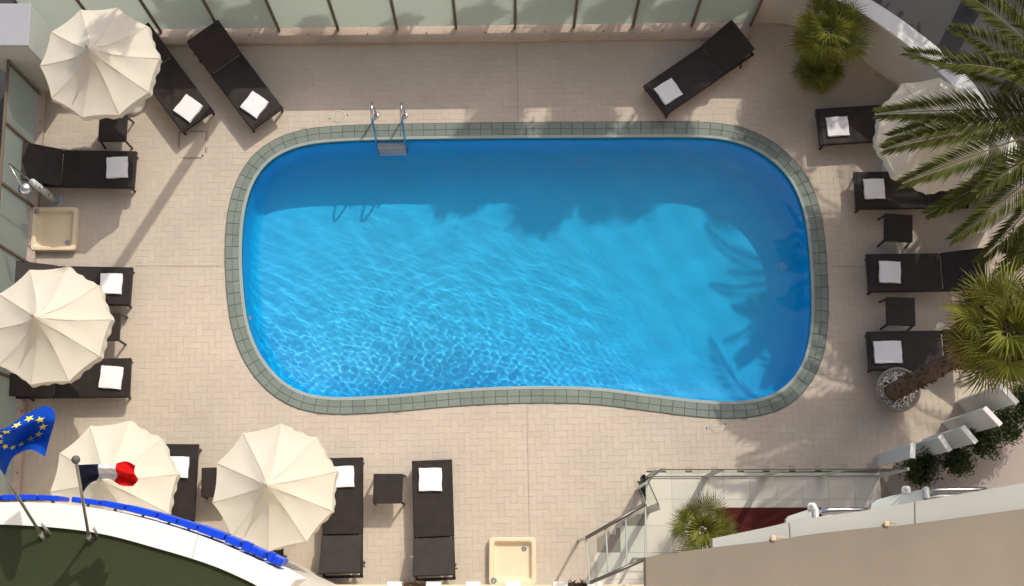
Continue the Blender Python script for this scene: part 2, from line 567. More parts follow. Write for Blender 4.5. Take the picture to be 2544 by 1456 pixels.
# movement joints
def strip(name, a, b, wd, z, material, parent=None):
    a, b = Vector((a.x, a.y, 0)), Vector((b.x, b.y, 0))
    d = (b - a).normalized()
    nn = Vector((-d.y, d.x, 0)) * wd / 2
    return MB().add([a + nn + Vector((0, 0, z)), a - nn + Vector((0, 0, z)), b - nn + Vector((0, 0, z)), b + nn + Vector((0, 0, z))], [(0, 1, 2, 3)]).build(name, material, parent)
for (a, b) in (((325, 661), (552, 661)), ((2066, 662), (2154, 662)), ((1283, 95), (1287, 300)), ((1309, 1003), (1315, 1330))):
    strip('movement_joint', P(*a), P(*b), 0.008, 0.003, M_joint, deck)
# inspection hatch
mb = MB(); mb.box(((hx0 + hx1) / 2, (hy0 + hy1) / 2, -0.004), (hx1 - hx0, hy1 - hy0, 0.006))
hb = mb.build('hatch_recess', M_hatchgap, deck)
hw, hh = (hx1 - hx0) - 0.02, (hy1 - hy0) - 0.02
lid = MB().box(((hx0 + hx1) / 2, (hy0 + hy1) / 2, 0.0), (hw, hh, 0.008), bev=0.002).build('inspection_hatch', M_tile)
tag(lid, 'square tiled inspection hatch lid set in the deck near the rattan loungers', 'hatch')
MB().lathe([(0.0, 0.0), (0.016, 0.0), (0.016, 0.004), (0.0, 0.005)], (hx1 - 0.05, hy0 + 0.045, 0.004), 10).build('lifting_hole', M_dark, lid)

# skimmer lids
def skimmer(px, py, label):
    c = P(px, py)
    t = empty('skimmer_lid', (c.x, c.y, 0.002))
    tag(t, label, 'skimmer lid', 'round skimmer lids in the deck')
    MB().lathe([(0.118, 0), (0.118, 0.006), (0.114, 0.008), (0.106, 0.008), (0.103, 0.004)], n=36, cap=False).build('lid_ring', M_baseplastic, t)
    MB().lathe([(0.0, 0.0), (0.098, 0.0), (0.098, 0.007), (0.0, 0.008)], n=36, cap=False).build('lid_cover', M_tile, t)
    mb = MB(); mb.box((0, 0.0, 0.010), (0.12, 0.012, 0.006), bev=0.002)
    mb.build('lid_bar', M_baseplastic, t)
    for sx, sy in ((-.17, -.04), (.155, .03)):
        MB().lathe([(0.0, 0), (0.013, 0), (0.013, 0.005), (0.0, 0.006)], (sx, sy, 0), 10).build('fixing_plug', M_dark, t)
skimmer(842, 290, 'round white skimmer lid in the deck left of the pool ladder')
skimmer(1780, 1058, 'round white skimmer lid in the deck below the pool, by the palm shadow')

# ------------------------------------------------------------------ pool
pool = empty('pool_basin')
tag(pool, kind='structure')
def loft(name, rings, material, parent, smooth=True, close=False):
    n = len(rings[0])
    vs, fs = [], []
    for rg in rings:
        vs += [tuple(q) for q in rg]
    for i in range(len(rings) - 1):
        for k in range(n):
            k2 = (k + 1) % n
            fs.append((i * n + k, i * n + k2, (i + 1) * n + k2, (i + 1) * n + k))
    if close:
        last = (len(rings) - 1) * n
        tri = tessellate_polygon([[Vector((q[0], q[1], 0)) for q in rings[-1]]])
        fs += [(last + a, last + b, last + c) for a, b, c in tri]
    me = bpy.data.meshes.new(name)
    me.from_pydata(vs, [], fs)
    bm = bmesh.new(); bm.from_mesh(me)
    bmesh.ops.recalc_face_normals(bm, faces=bm.faces)
    bm.to_mesh(me); bm.free()
    me.materials.append(material)
    if smooth: me.polygons.foreach_set('use_smooth', [True] * len(me.polygons))
    return obj(name, me, parent)
def r3(off, z, step=2):
    a = ring(off)[::step]
    return [(q[0], q[1], z) for q in a]

def pool_paint():
    m = mat('blue_pool_mosaic', (0.001, 0.54, 0.985), 0.5, 0.07, 2.5, 0.06, 40)
    return m
M_pool = pool_paint()
M_band = mat('waterline_mosaic', (0.06, 0.19, 0.24), 0.4, 0.15, 20.0, 0.2, 60)
basin = loft('basin_shell', [r3(0.0, -0.16), r3(0.0, -DEPTH + 0.30), r3(-0.03, -DEPTH + 0.17), r3(-0.09, -DEPTH + 0.07), r3(-0.20, -DEPTH)], M_pool, pool, True, True)
loft('backing', [r3(0.0, -0.005), r3(0.0, -0.162)], M_cgrout, pool)
# waterline tiles standing proud of the wall
NB = 190
bt = []
aB, _ = closed_curve([Vector((q[0], q[1], 0)) for q in POOL[::4]], NB)
tb = np.roll(aB, -1, 0) - aB
for i in range(NB):
    a, b = aB[i], aB[(i + 1) % NB]
    d = (b - a) / np.linalg.norm(b - a)
    nn = np.array([-d[1], d[0]])
    m_ = (a + b) / 2
    j = np.argmin(((POOL - m_) ** 2).sum(1))
    if nn @ POOL_N[j] > 0: nn = -nn
    a2, b2 = a + d * 0.004, b - d * 0.004
    mbb = MB()
    mbb.add([(*(a2 - nn * .002), -0.16), (*(b2 - nn * .002), -0.16), (*(b2 - nn * .002), -0.012), (*(a2 - nn * .002), -0.012),
             (*(a2 + nn * .009), -0.158), (*(b2 + nn * .009), -0.158), (*(b2 + nn * .009), -0.014), (*(a2 + nn * .009), -0.014)],
            [(4, 5, 6, 7), (0, 1, 5, 4), (2, 3, 7, 6), (0, 4, 7, 3), (1, 2, 6, 5)])
    mbb.build('waterline_tile', M_band, pool)
# coping
cop = empty('pool_coping')
tag(cop, kind='structure')
loft('mortar_bed', [r3(0.0, -0.012), r3(0.0, 0.010), r3(COPW, 0.010), r3(COPW, -0.012)], M_cgrout, cop, False)
loft('nosing', [r3(-0.018, -0.010), r3(-0.022, 0.010), r3(-0.014, 0.019), r3(0.036, 0.021), r3(0.036, 0.008)], M_nosing, cop, False)
NC = 130
idx = np.linspace(0, NP_, NC + 1)
ring_pts = {}
def at_ring(s, off):
    i = int(math.floor(s)) % NP_
    f = s - math.floor(s)
    a = POOL[i] + POOL_N[i] * off
    b = POOL[(i + 1) % NP_] + POOL_N[(i + 1) % NP_] * off
    return a * (1 - f) + b * f
for i in range(NC):
    s0, s1 = idx[i] + 0.09, idx[i + 1] - 0.09
    for (o0, o1) in ((0.040, 0.150), (0.156, 0.272)):
        q = [at_ring(s0, o0), at_ring(s1, o0), at_ring(s1, o1), at_ring(s0, o1)]
        c = sum(q) / 4
        z1 = 0.018 + rng.uniform(-0.0008, 0.0008)
        vs = [(*(p_ - c), 0.008 - 0.0) for p_ in q] + [(*(p_ - c), z1 - 0.003) for p_ in q] + [(*((p_ - c) * 0.965), z1) for p_ in q]
        me = tone_mesh('coping_tile', vs, BRICK_F, [rng.rand()] * 9, M_coping)
        if me.polygons[0].normal.z < 0: me.flip_normals()
        obj('coping_tile', me, cop, (c[0], c[1], 0))

# water
def water_material():
    m = bpy.data.materials.new('pool_water')
    m.use_nodes = True
    n = m.node_tree
    n.nodes.remove(n.nodes['Principled BSDF'])
    g = n.nodes.new('ShaderNodeBsdfGlass')
    g.inputs['IOR'].default_value = 1.333
    g.inputs['Roughness'].default_value = 0.0
    n.links.new(g.outputs[0], n.nodes['Material Output'].inputs['Surface'])
    return m
M_water = water_material()
def wave_height(x, y):
    h = np.zeros_like(x)
    r2 = np.random.RandomState(4)
    a0, b0 = P(640, 960), P(1500, 600)
    # broad directional wavelets running up and to the right
    calm = smoothstep(P(1900, 0, 0).x, P(1150, 0, 0).x, x) * 0.85 + 0.15
    near = smoothstep(P(0, 420).y, P(0, 930).y, y) * 0.75 + 0.25
    msk = calm * near * (0.72 + 0.28 * np.sin(0.9 * x + 1.7 * y + 0.6) * np.cos(1.3 * x - 0.8 * y))
    for i in range(22):
        lam = r2.uniform(0.10, 0.42)
        k = 2 * math.pi / lam
        an = R(62) + r2.normal() * 0.45
        h += 0.00048 * (lam / 0.3) ** 1.6 * np.sin(k * (x * math.cos(an) + y * math.sin(an)) + r2.uniform(0, 6.28) + 0.8 * np.sin(1.3 * x + 1.9 * y + i)) * msk
    # rings from the inlets
    for (px, py, lam, am, dec) in ((610, 830, 0.20, 0.0012, 1.5), (900, 985, 0.15, 0.0007, 1.8), (1250, 960, 0.14, 0.0006, 1.5), (1160, 720, 0.24, 0.0009, 1.2)):
        c = P(px, py)
        d = np.hypot(x - c.x, y - c.y) + 0.05 * np.sin(3 * x) + 0.04 * np.cos(4 * y)
        h += am * np.sin(2 * math.pi / lam * d) * np.exp(-d / dec)
    # short chop in the lower middle of the basin
    c = P(1150, 880)
    g = np.exp(-(((x - c.x) / 2.3) ** 2 + ((y - c.y) / 1.1) ** 2))
    for i in range(14):
        lam = r2.uniform(0.09, 0.18)
        an = r2.uniform(0, 6.28)
        h += 0.00034 * np.sin(2 * math.pi / lam * (x * math.cos(an) + y * math.sin(an)) + r2.uniform(0, 6.28)) * g
    for i in range(12):
        lam = r2.uniform(0.065, 0.105)
        an = R(60) + r2.normal() * 0.7
        h += 0.00010 * np.sin(2 * math.pi / lam * (x * math.cos(an) + y * math.sin(an)) + 1.5 * np.sin(2.1 * x - 1.4 * y + i) + r2.uniform(0, 6.28)) * msk
    for i in range(6):
        lam = r2.uniform(0.5, 1.1)
        an = r2.uniform(0, 6.28)
        h += 0.0012 * np.sin(2 * math.pi / lam * (x * math.cos(an) + y * math.sin(an)) + r2.uniform(0, 6.28))
    return h
xs = np.arange(POOL[:, 0].min() - 0.05, POOL[:, 0].max() + 0.08, 0.018)
ys = np.arange(POOL[:, 1].min() - 0.05, POOL[:, 1].max() + 0.08, 0.018)
gx, gy = np.meshgrid(xs, ys)
hz = wave_height(gx, gy)
keep = inside(ring(0.05), gx.ravel(), gy.ravel()).reshape(gx.shape)
idm = -np.ones(gx.shape, int)
idm[keep] = np.arange(keep.sum())
wv = np.stack([gx[keep], gy[keep], WATER_Z + hz[keep]], 1)
qk = keep[:-1, :-1] & keep[1:, :-1] & keep[:-1, 1:] & keep[1:, 1:]
wf = np.stack([idm[:-1, :-1][qk], idm[:-1, 1:][qk], idm[1:, 1:][qk], idm[1:, :-1][qk]], 1)
me = bpy.data.meshes.new('water')
me.from_pydata(wv.tolist(), [], wf.tolist())
me.materials.append(M_water)
me.polygons.foreach_set('use_smooth', [True] * len(me.polygons))
water = obj('water', me)
tag(water, kind='structure')
# light through the moving surface: shadow caustics from the sun onto the basin
sd.cycles.is_caustics_light = True
water.cycles.is_caustics_caster = True
for o in pool.children:
    o.cycles.is_caustics_receiver = True
# fittings on the basin
c = P(1938, 668, 0)
dr = empty('floor_drain', (c.x * 1.052, c.y * 1.052, -DEPTH))
tag(dr, 'round white drain cover on the shaded pool floor near the right wall', 'drain')
MB().lathe([(0.13, 0.0), (0.13, 0.012), (0.105, 0.018), (0.10, 0.006)], n=28, cap=False).build('drain_rim', M_drainpaint, dr)
MB().lathe([(0.0, 0.010), (0.085, 0.010), (0.085, 0.0)], n=28, cap=False).build('drain_grate', M_drainpaint, dr)
for (px, py, lb) in ((1987, 548, 'small white inlet nozzle in the right pool wall'), (612, 798, 'small white inlet nozzle in the left pool wall'), (1893, 962, 'small white inlet nozzle in the pool wall at lower right corner')):
    q = P(px, py, -0.4)
    j = int(np.argmin(((POOL - np.array([q.x, q.y])) ** 2).sum(1)))
    n2 = POOL_N[j]
    a = Vector((POOL[j][0] + n2[0] * .01, POOL[j][1] + n2[1] * .01, -0.40))
    b = a - Vector((n2[0], n2[1], 0)) * 0.03
    nz = MB().tube([a, b, b - (a - b) * 0.4], [0.045, 0.045, 0.024], 14).build('inlet_nozzle', M_white)
    tag(nz, lb, 'pool inlet', 'inlet nozzles in the pool walls')

# ------------------------------------------------------------------ pool ladder
lad = empty('pool_ladder', P(971, 300))
tag(lad, 'polished steel pool ladder with two handrails and white treads at upper left edge', 'pool ladder')
L0 = Vector(lad.location)
j = int(np.argmin(((POOL - np.array([P(971, 345).x, P(971, 345).y])) ** 2).sum(1)))
edge_y = POOL[j][1] - L0.y
for sx in (-0.262, 0.262):
    back = edge_y + 0.44
    pts = [(sx, back, 0.0), (sx, back, 0.66)]
    for k in range(1, 13):
        a = math.pi * k / 13
        pts.append((sx, back - 0.17 + 0.17 * math.cos(a), 0.66 + 0.20 * math.sin(a)))
    pts += [(sx, back - 0.345, 0.58), (sx, back - 0.38, 0.25), (sx, edge_y - 0.01, 0.09), (sx, edge_y - 0.05, 0.0), (sx, edge_y - 0.065, -0.1), (sx, edge_y - 0.07, -0.9)]
    MB().tube(pts, 0.021, 10).build('handrail', M_steel, lad, True)
    MB().lathe([(0.0, 0), (0.052, 0), (0.052, 0.012), (0.03, 0.02), (0.0, 0.02)], (sx, back, 0.002), 20, cap=False).build('floor_flange', M_steel, lad, True)
for k, z in enumerate((-0.24, -0.50, -0.76)):
    MB().box((0, edge_y - 0.07, z), (0.50, 0.12, 0.03), bev=0.01).build('tread', M_white, lad)

# ------------------------------------------------------------------ loungers and towels
def make_lounger(back_angle):
    """local: foot end at x = 0, head towards +x"""
    t = empty('sun_lounger')
    W = 0.69
    zs = 0.34
    f = MB()
    f.box((0.62, W / 2 - 0.03, zs - 0.045), (1.30, 0.055, 0.085), bev=0.012)
    f.box((0.62, -W / 2 + 0.03, zs - 0.045), (1.30, 0.055, 0.085), bev=0.012)
    f.box((0.0, 0, zs - 0.045), (0.055, W, 0.087), bev=0.012)
    f.box((1.25, 0, zs - 0.05), (0.05, W - .12, 0.07), bev=0.008)
    f.box((1.62, W / 2 - 0.03, zs - 0.055), (0.70, 0.05, 0.06), bev=0.01)
    f.box((1.62, -W / 2 + 0.03, zs - 0.055), (0.70, 0.05, 0.06), bev=0.01)
    f.box((1.96, 0, zs - 0.055), (0.05, W, 0.06), bev=0.01)
    f.build('frame', M_rattan, t)
    for x in (0.06, 1.72):
        for sy in (1, -1):
            off = 0.0 if x < 1 else 0.02
            MB().tube([(x, sy * (W / 2 - 0.04), zs - 0.08), (x + (0.015 if x > 1 else -0.015), sy * (W / 2 - 0.03 + off), 0.0)], [0.028, 0.022], 6).build('leg', M_rattan, t)
    MB().box((0.635, 0, zs - 0.002), (1.25, W - 0.012, 0.028), bev=0.01).build('seat', M_rattan, t)
    ca, sa = math.cos(back_angle), math.sin(back_angle)
    b = MB()
    rot = Matrix.Rotation(-back_angle, 3, 'Y')
    b.box((1.28 + 0.36 * ca, 0, zs + 0.36 * sa + 0.004), (0.72, W, 0.035), rot, bev=0.012)
    bk = b.build('backrest', M_rattan, t)
    for sy in (1, -1):
        MB().tube([(1.28 + 0.5 * ca, sy * 0.24, zs + 0.5 * sa - 0.02), (1.80, sy * 0.25, zs - 0.05)], 0.012, 6).build('support_strut', M_dsteel, t)
    MB().tube([(1.80, -W / 2 - 0.035, zs - 0.05), (1.80, W / 2 + 0.035, zs - 0.05)], 0.014, 6).build('adjuster_bar', M_dsteel, t)
    return t
PROTO = {a: make_lounger(R(a)) for a in (36, 30, 8)}
used = set()
def lounger(foot, toward, ang, label):
    a, b = P(*foot, 0.34), P(*toward, 0.34)
    d = b - a
    if ang in used: t = copy_tree(PROTO[ang])
    else: t = PROTO[ang]; used.add(ang)
    t.location = (a.x, a.y, 0)
    t.rotation_euler = (0, 0, math.atan2(d.y, d.x))
    return tag(t, label, 'sun lounger', 'dark rattan sun loungers round the pool')
LG = [((489, 299), (386, 160), 36, 'dark rattan sun lounger half hidden by the upper left parasol'),
      ((662, 292), (560, 157), 36, 'dark rattan sun lounger standing askew right of the upper left parasol'),
      ((332, 421), (165, 418), 36, 'dark rattan sun lounger between the small side table and the shower tray at left'),
      ((322, 711), (150, 708), 30, 'dark rattan sun lounger at left under the parasol, just below the shower tray'),
      ((319, 938), (150, 940), 30, 'dark rattan sun lounger at left, lower one of the two under the left parasol'),
      ((443, 1107), (432, 1290), 30, 'dark rattan sun lounger beside the parasol behind the small tricolour flag'),
      ((650, 1128), (652, 1320), 30, 'dark rattan sun lounger almost wholly hidden under the lower middle parasol'),
      ((852, 1141), (851, 1320), 30, 'dark rattan sun lounger on the right side of the lower middle parasol'),
      ((1073, 1147), (1078, 1330), 30, 'dark rattan sun lounger at the bottom, rightmost one beside the square side table'),
      ((1629, 247), (1768, 152), 30, 'dark rattan sun lounger standing diagonally alone above the pool at upper right'),
      ((2036, 315), (2160, 307), 8, 'dark rattan sun lounger at right, foot sticking out left of the palm-shaded parasol'),
      ((2128, 473), (2300, 471), 30, 'dark rattan sun lounger at right, just below the palm-shaded parasol'),
      ((2159, 678), (2330, 676), 30, 'dark rattan sun lounger at right, between the two small side tables'),
      ((2160, 872), (2330, 869), 30, 'dark rattan sun lounger at right, lowest one beside the round potted palm')]
for a in LG: lounger(*a)

def towel(px, py, rz, label, w_=0.37, d_=0.37):
    c = P(px, py, 0.40)
    rz += 0.05 * math.sin(px * 3.1 + py)
    w_ *= 1 + 0.05 * math.sin(px * 1.7); d_ *= 1 + 0.05 * math.cos(py * 2.3)
    t = empty('folded_towel', (c.x, c.y, 0.353), rz)
    tag(t, label, 'towel', 'folded white towels on the loungers')
    rr = np.random.RandomState(int(px * 7 + py))
    for li, (zz, th, sh) in enumerate(((0.0, 0.026, 1.0), (0.025, 0.026, 0.975))):
        n = 9
        vs, fs = [], []
        for top in (0, 1):
            for i in range(n):
                for k in range(n):
                    u, v = i / (n - 1) - .5, k / (n - 1) - .5
                    edge = max(abs(u), abs(v)) * 2
                    rd = 0.0 if edge < 0.99 else 0.003
                    x = u * w_ * sh + 0.004 * math.sin(9 * v + rr.uniform(0, .6) + li) * (abs(u) > .45)
                    y = v * d_ * sh + 0.004 * math.sin(8 * u + li * 2 + rr.uniform(0, .6)) * (abs(v) > .45)
                    z = zz + (th - rd + 0.002 * math.sin(5 * u + 2 * li) * math.cos(4 * v) if top else 0.0 + rd * .3)
                    vs.append((x, y, z))
        q = n * n
        for i in range(n - 1):
            for k in range(n - 1):
                a = i * n + k
                fs.append((a, a + 1, a + n + 1, a + n))
                fs.append((q + a, q + a + n, q + a + n + 1, q + a + 1))
        bd = [k for k in range(n)] + [i * n + n - 1 for i in range(1, n)] + [(n - 1) * n + k for k in range(n - 2, -1, -1)] + [i * n for i in range(n - 2, 0, -1)]
        for i in range(len(bd)):
            a, b = bd[i], bd[(i + 1) % len(bd)]
            fs.append((b, a, q + a, q + b))
        MB().add(vs, fs).build('fold', M_towel, t)
TW = [(467, 268, R(-37), 'folded white towel on the lounger half hidden by the upper left parasol'),
      (632, 259, R(-36), 'folded white towel on the askew lounger right of the upper left parasol'),
      (290, 415, R(1), 'folded white towel on the shaded lounger above the left shower tray'),
      (275, 704, R(2), 'folded white towel on the upper lounger under the left parasol'),
      (275, 937, R(-2), 'folded white towel on the lower lounger under the left parasol'),
      (440, 1160, R(1), 'folded white towel on the lounger next to the small tricolour flag'),
      (853, 1184, R(0), 'folded white towel at the right rim of the lower middle parasol'),
      (1069, 1191, R(1), 'folded white towel on the rightmost lounger at the bottom'),
      (1661, 226, R(32), 'folded white towel on the diagonal lounger at upper right'),
      (2082, 313, R(3), 'folded white towel on the lounger left of the palm-shaded parasol'),
      (2173, 468, R(3), 'folded white towel on the lounger just below the palm-shaded parasol'),
      (2212, 675, R(0), 'folded white towel on the lounger between the two right side tables'),
      (2207, 874, R(1), 'wide folded white towel on the lounger beside the round potted palm')]
for t_ in TW: towel(*t_, **(dict(w_=0.46) if t_[0] == 2207 else {}))

# ------------------------------------------------------------------ side tables
def make_table():
    t = empty('side_table')
    MB().box((0, 0, 0.425), (0.50, 0.50, 0.03), bev=0.01).build('tabletop', M_rattan, t)
    f = MB()
    for s in (1, -1):
        f.box((0, s * 0.225, 0.375), (0.46, 0.03, 0.068), bev=0.006)
        f.box((s * 0.225, 0, 0.375), (0.03, 0.42, 0.066), bev=0.006)
    f.build('apron', M_rattan, t)
    for sx in (1, -1):
        for sy in (1, -1):
            MB().tube([(sx * 0.222, sy * 0.222, 0.412), (sx * 0.245, sy * 0.245, 0.0)], [0.022, 0.019], 6).build('leg', M_rattan, t)
    return t
tp = make_table()
for i, (px, py, rz, lb) in enumerate(((280, 318, 0.0, 'small square dark rattan table at the lower rim of the upper left parasol'),
                                      (262, 812, 0.0, 'small square dark rattan table mostly hidden under the left parasol'),
                                      (964, 1214, 0.0, 'small square dark rattan table between two loungers at the bottom'),
                                      (537, 1198, 0.03, 'small square dark rattan table half hidden by the left rim of the lower middle parasol'),
                                      (2232, 566, -0.06, 'small square dark rattan table in full shade at right, upper one of two'),
                                      (2238, 774, -0.03, 'small square dark rattan table speckled by palm shade, lower one of two'))):
    t = tp if i == 0 else copy_tree(tp)
    c = P(px, py, 0.43)
    t.location = (c.x, c.y, 0)
    t.rotation_euler = (0, 0, rz)
    tag(t, lb, 'side table', 'small rattan side tables')

# ------------------------------------------------------------------ parasols
UR = 0.995
def canopy_z(r):
    return 2.10 + 0.36 * (1 - r) ** 1.25 + 0.36 * math.exp(-r * 6.0)
def panel_mesh(seed):
    rr = np.random.RandomState(seed)
    nr, na = 14, 9
    vs, fs = [], []
    for i in range(nr + 1):
        r = (i / nr)
        for k in range(na):
            q = k / (na - 1) * 2 - 1
            ph = q * math.pi / 10
            sag = (1 - q * q)
            edge = (math.cos(math.pi / 10) / math.cos(ph)) * 0.55 + 0.45
            rad = UR * r * (1 - (1 - edge) * r) * (1 - 0.048 * sag * r)
            z = canopy_z(r) - 0.016 * sag * math.sin(math.pi * min(r * 0.9, 1)) - 0.010 * r * sag
            z += 0.004 * math.sin(8 * r + 3 * q + rr.uniform(0, .5))
            vs.append((rad * math.cos(ph), rad * math.sin(ph), z))
    for i in range(nr):
        for k in range(na - 1):
            a = i * na + k
            fs.append((a, a + na, a + na + 1, a + 1))
    pm = MB().add(vs, fs).mesh('canopy_panel', M_canvas, True)
    rim = vs[-na:]
    v2, f2 = [], []
    nd = 5
    for dd in range(nd + 1):
        for k in range(na * 2 - 1):
            q = k / (na * 2 - 2)
            a = np.array(rim[min(int(q * (na - 1)), na - 2)]); b = np.array(rim[min(int(q * (na - 1)) + 1, na - 1)])
            f = q * (na - 1) - min(int(q * (na - 1)), na - 2)
            p = a * (1 - f) + b * f
            out = np.array([p[0], p[1], 0]) / np.hypot(p[0], p[1])
            drop = (0.13 + 0.035 * abs(math.sin(2 * math.pi * q))) * dd / nd
            flare = (0.012 * math.sin(q * 18 + seed) * (dd / nd)) + 0.018 * (dd / nd)
            v2.append(tuple(p + out * flare + np.array([0, 0, -drop])))
    m = na * 2 - 1
    for dd in range(nd):
        for k in range(m - 1):
            a = dd * m + k
            f2.append((a, a + m, a + m + 1, a + 1))
    vm = MB().add(v2, f2).mesh('valance', M_canvas, True)
    return pm, vm
PAN = [panel_mesh(s) for s in range(5)]
RIBM = MB().tube([(UR * r, 0, canopy_z(r) + 0.002) for r in (0.12, 0.3, 0.5, 0.7, 0.85, 0.99)], 0.0035, 6).mesh('seam', M_canvas, True)
STM = MB().tube([(0.03, 0, 1.75), (0.55, 0, canopy_z(0.55) - 0.03)], 0.009, 6).mesh('strut', M_steel)
def umbrella(px, py, phase, tilt, label, base='round', seed=0):
    c = P(px, py, 2.10)
    t = empty('parasol', (c.x, c.y, 0), phase)
    tag(t, label, 'parasol', 'cream canvas parasols')
    t.rotation_euler = (tilt[0], tilt[1], phase)
    MB().tube([(0, 0, 0.03), (0, 0, 2.70)], 0.019, 10).build('pole', M_baseplastic, t, True)
    MB().lathe([(0.0, 0), (0.018, 0), (0.024, 0.02), (0.012, 0.06), (0.016, 0.085), (0.0, 0.115)], (0, 0, 2.80), 12, cap=False).build('finial', M_ledge, t, True)
    for k in range(10):
        pm, vm = PAN[(k * 3 + seed) % 5]
        p = obj('canopy_panel', pm, t, rot=(0, 0, 2 * math.pi * k / 10 + math.pi / 10))
        obj('valance', vm, p)
        obj('seam', RIBM, t, rot=(0, 0, 2 * math.pi * k / 10))
        obj('strut', STM, t, rot=(0, 0, 2 * math.pi * k / 10))
    if base == 'round':
        MB().lathe([(0.0, 0), (0.25, 0), (0.25, 0.05), (0.22, 0.085), (0.06, 0.10), (0.045, 0.30), (0.0, 0.30)], (0, 0, 0.003), 32, cap=False).build('base', M_baseplastic, t, True)
    return t
umbrella(243, 148, R(76), (0.02, -0.015), 'cream canvas parasol at upper left, dappled with leaf shadow', seed=0)
umbrella(126, 815, R(77), (-0.02, 0.02), 'cream canvas parasol at left over two loungers, cut by the picture edge', seed=1)
umbrella(276, 1206, R(80), (0.015, 0.02), 'cream canvas parasol behind the small tricolour flag at lower left', seed=2)
umbrella(686, 1207, R(86), (-0.012, -0.01), 'cream canvas parasol at lower middle, fully in view', seed=3)
umbrella(2312, 326, R(82), (0.03, -0.02), 'cream canvas parasol at right, crossed by date palm fronds', seed=4)
# ------------------------------------------------------------------ showers
def tray(px, py, s, label, hole, cap_):
    c = P(px, py, 0.1)
    t = empty('shower_tray', (c.x, c.y, 0.002))
    tag(t, label, 'shower tray', 'cream shower trays')
    def rr(h, rad, z, n=6):
        out = []
        for q in range(4):
            a0 = q * math.pi / 2
            cx = (h - rad) * (1 if q in (0, 3) else -1); cyy = (h - rad) * (1 if q in (0, 1) else -1)
            for k in range(n + 1):
                a = a0 + k * math.pi / 2 / n
                out.append((cx + rad * math.cos(a), cyy + rad * math.sin(a), z))
        return out
    h = s / 2
    rings = [rr(h, .06, 0.0), rr(h, .06, 0.125), rr(h - .012, .055, 0.14), rr(h - .06, .05, 0.14), rr(h - .075, .05, 0.13), rr(h - .10, .07, 0.055), rr(h - .14, .06, 0.045)]
    n = len(rings[0])
    vs = [q for r_ in rings for q in r_]
    fs = [(i * n + k, i * n + (k + 1) % n, (i + 1) * n + (k + 1) % n, (i + 1) * n + k) for i in range(len(rings) - 1) for k in range(n)]
    fs.append(tuple((len(rings) - 1) * n + k for k in range(n)))
    MB().add(vs, fs).build('basin', M_cream, t)
    MB().lathe([(0.045, 0), (0.045, 0.006), (0.03, 0.008), (0.0, 0.004)], (hole[0] * h, hole[1] * h, 0.046), 20, cap=False).build('drain', M_drain, t)
    MB().lathe([(0.05, 0), (0.05, 0.012), (0.02, 0.016), (0.0, 0.010)], (cap_[0] * h, cap_[1] * h, 0.141), 20, cap=False).build('rim_cap', M_drain, t)
    return t
tray(136, 569, 0.80, 'cream square shower tray on the shaded deck at left', (0.56, -0.58), (-0.80, 0.78))
tray(1273, 1394, 0.80, 'cream square shower tray in full sun at the bottom edge', (0.50, 0.52), (-0.78, -0.80))
# shower column
c = P(140, 500)
sh = empty('shower_column', (c.x, c.y, 0))
tag(sh, 'grey outdoor shower column with chrome rain head at the left fence', 'shower')
MB().box((0, 0, 0.012), (0.22, 0.22, 0.02), bev=0.004).build('foot_plate', M_metalgrey, sh)
MB().tube([(0, 0, 0.02), (0, 0, 1.22)], 0.062, 14).build('column', M_metalgrey, sh, True)
MB().tube([(0, 0, 1.2), (0, 0, 2.28), (0.02, -0.02, 2.36), (0.06, -0.07, 2.40), (0.14, -0.2, 2.40), (0.22, -0.34, 2.37), (0.245, -0.38, 2.33), (0.25, -0.39, 2.26)], 0.011, 8).build('riser_pipe', M_steel, sh, True)
MB().lathe([(0.0, 0.0), (0.105, 0.0), (0.11, 0.012), (0.075, 0.05), (0.02, 0.075), (0.0, 0.08)], (0.25, -0.39, 2.18), 28, cap=False).build('shower_head', M_steel, sh, True)
MB().tube([(0.055, -0.03, 1.02), (0.115, -0.06, 1.02)], 0.02, 10).build('tap', M_steel, sh, True)
MB().tube([(0.055, -0.03, 0.55), (0.10, -0.06, 0.55), (0.12, -0.07, 0.5)], 0.012, 8).build('foot_tap', M_steel, sh, True)

# ------------------------------------------------------------------ glass fences
def fence(name, a, b, npan, height, label, ledge_w, inward, ledge_h=0.12, ext=0.0):
    a = Vector((a.x, a.y, 0)); b = Vector((b.x, b.y, 0))
    d = (b - a); ln = d.length; d.normalize()
    ang = math.atan2(d.y, d.x)
    t = empty(name, a, ang)
    tag(t, label, 'fence')
    s = inward
    MB().box((ln / 2, s * (ledge_w / 2 - 0.05), ledge_h / 2), (ln + ext, ledge_w, ledge_h), bev=0.012).build('ledge', M_ledge, t)
    MB().box((ln / 2, 0, height + 0.02), (ln, 0.05, 0.035), bev=0.006).build('top_rail', M_bronze, t)
    pm = MB().box((0, 0, (height + ledge_h) / 2), (0.045, 0.07, height - ledge_h), bev=0.006).mesh('post', M_bronze)
    w_ = ln / npan
    gm = MB().box((w_ / 2, 0, (height + ledge_h) / 2 + 0.06), (w_ - 0.05, 0.010, height - ledge_h - 0.125)).mesh('frosted_panel', M_frost)
    sm = MB().lathe([(0.0, 0), (0.016, 0), (0.013, 0.01), (0.0, 0.012)], (w_ / 2, s * (ledge_w * 0.3), ledge_h), 10, cap=False).mesh('bolt_cap', M_bronze)
    for k in range(npan + 1):
        obj('post', pm, t, (k * w_, 0, 0))
        if k < npan:
            obj('frosted_panel', gm, t, (k * w_, 0, 0))
            obj('bolt_cap', sm, t, (k * w_, 0, 0))
    return t
fence('glass_fence', P(113, 88), P(1862, 68), 12, 1.62, 'frosted glass fence with brown posts along the top of the deck', 0.30, -1)
fence('glass_fence', P(112, 105), P(38, 1252), 8, 1.62, 'frosted glass fence with brown posts along the left edge of the deck', 0.15, 1)
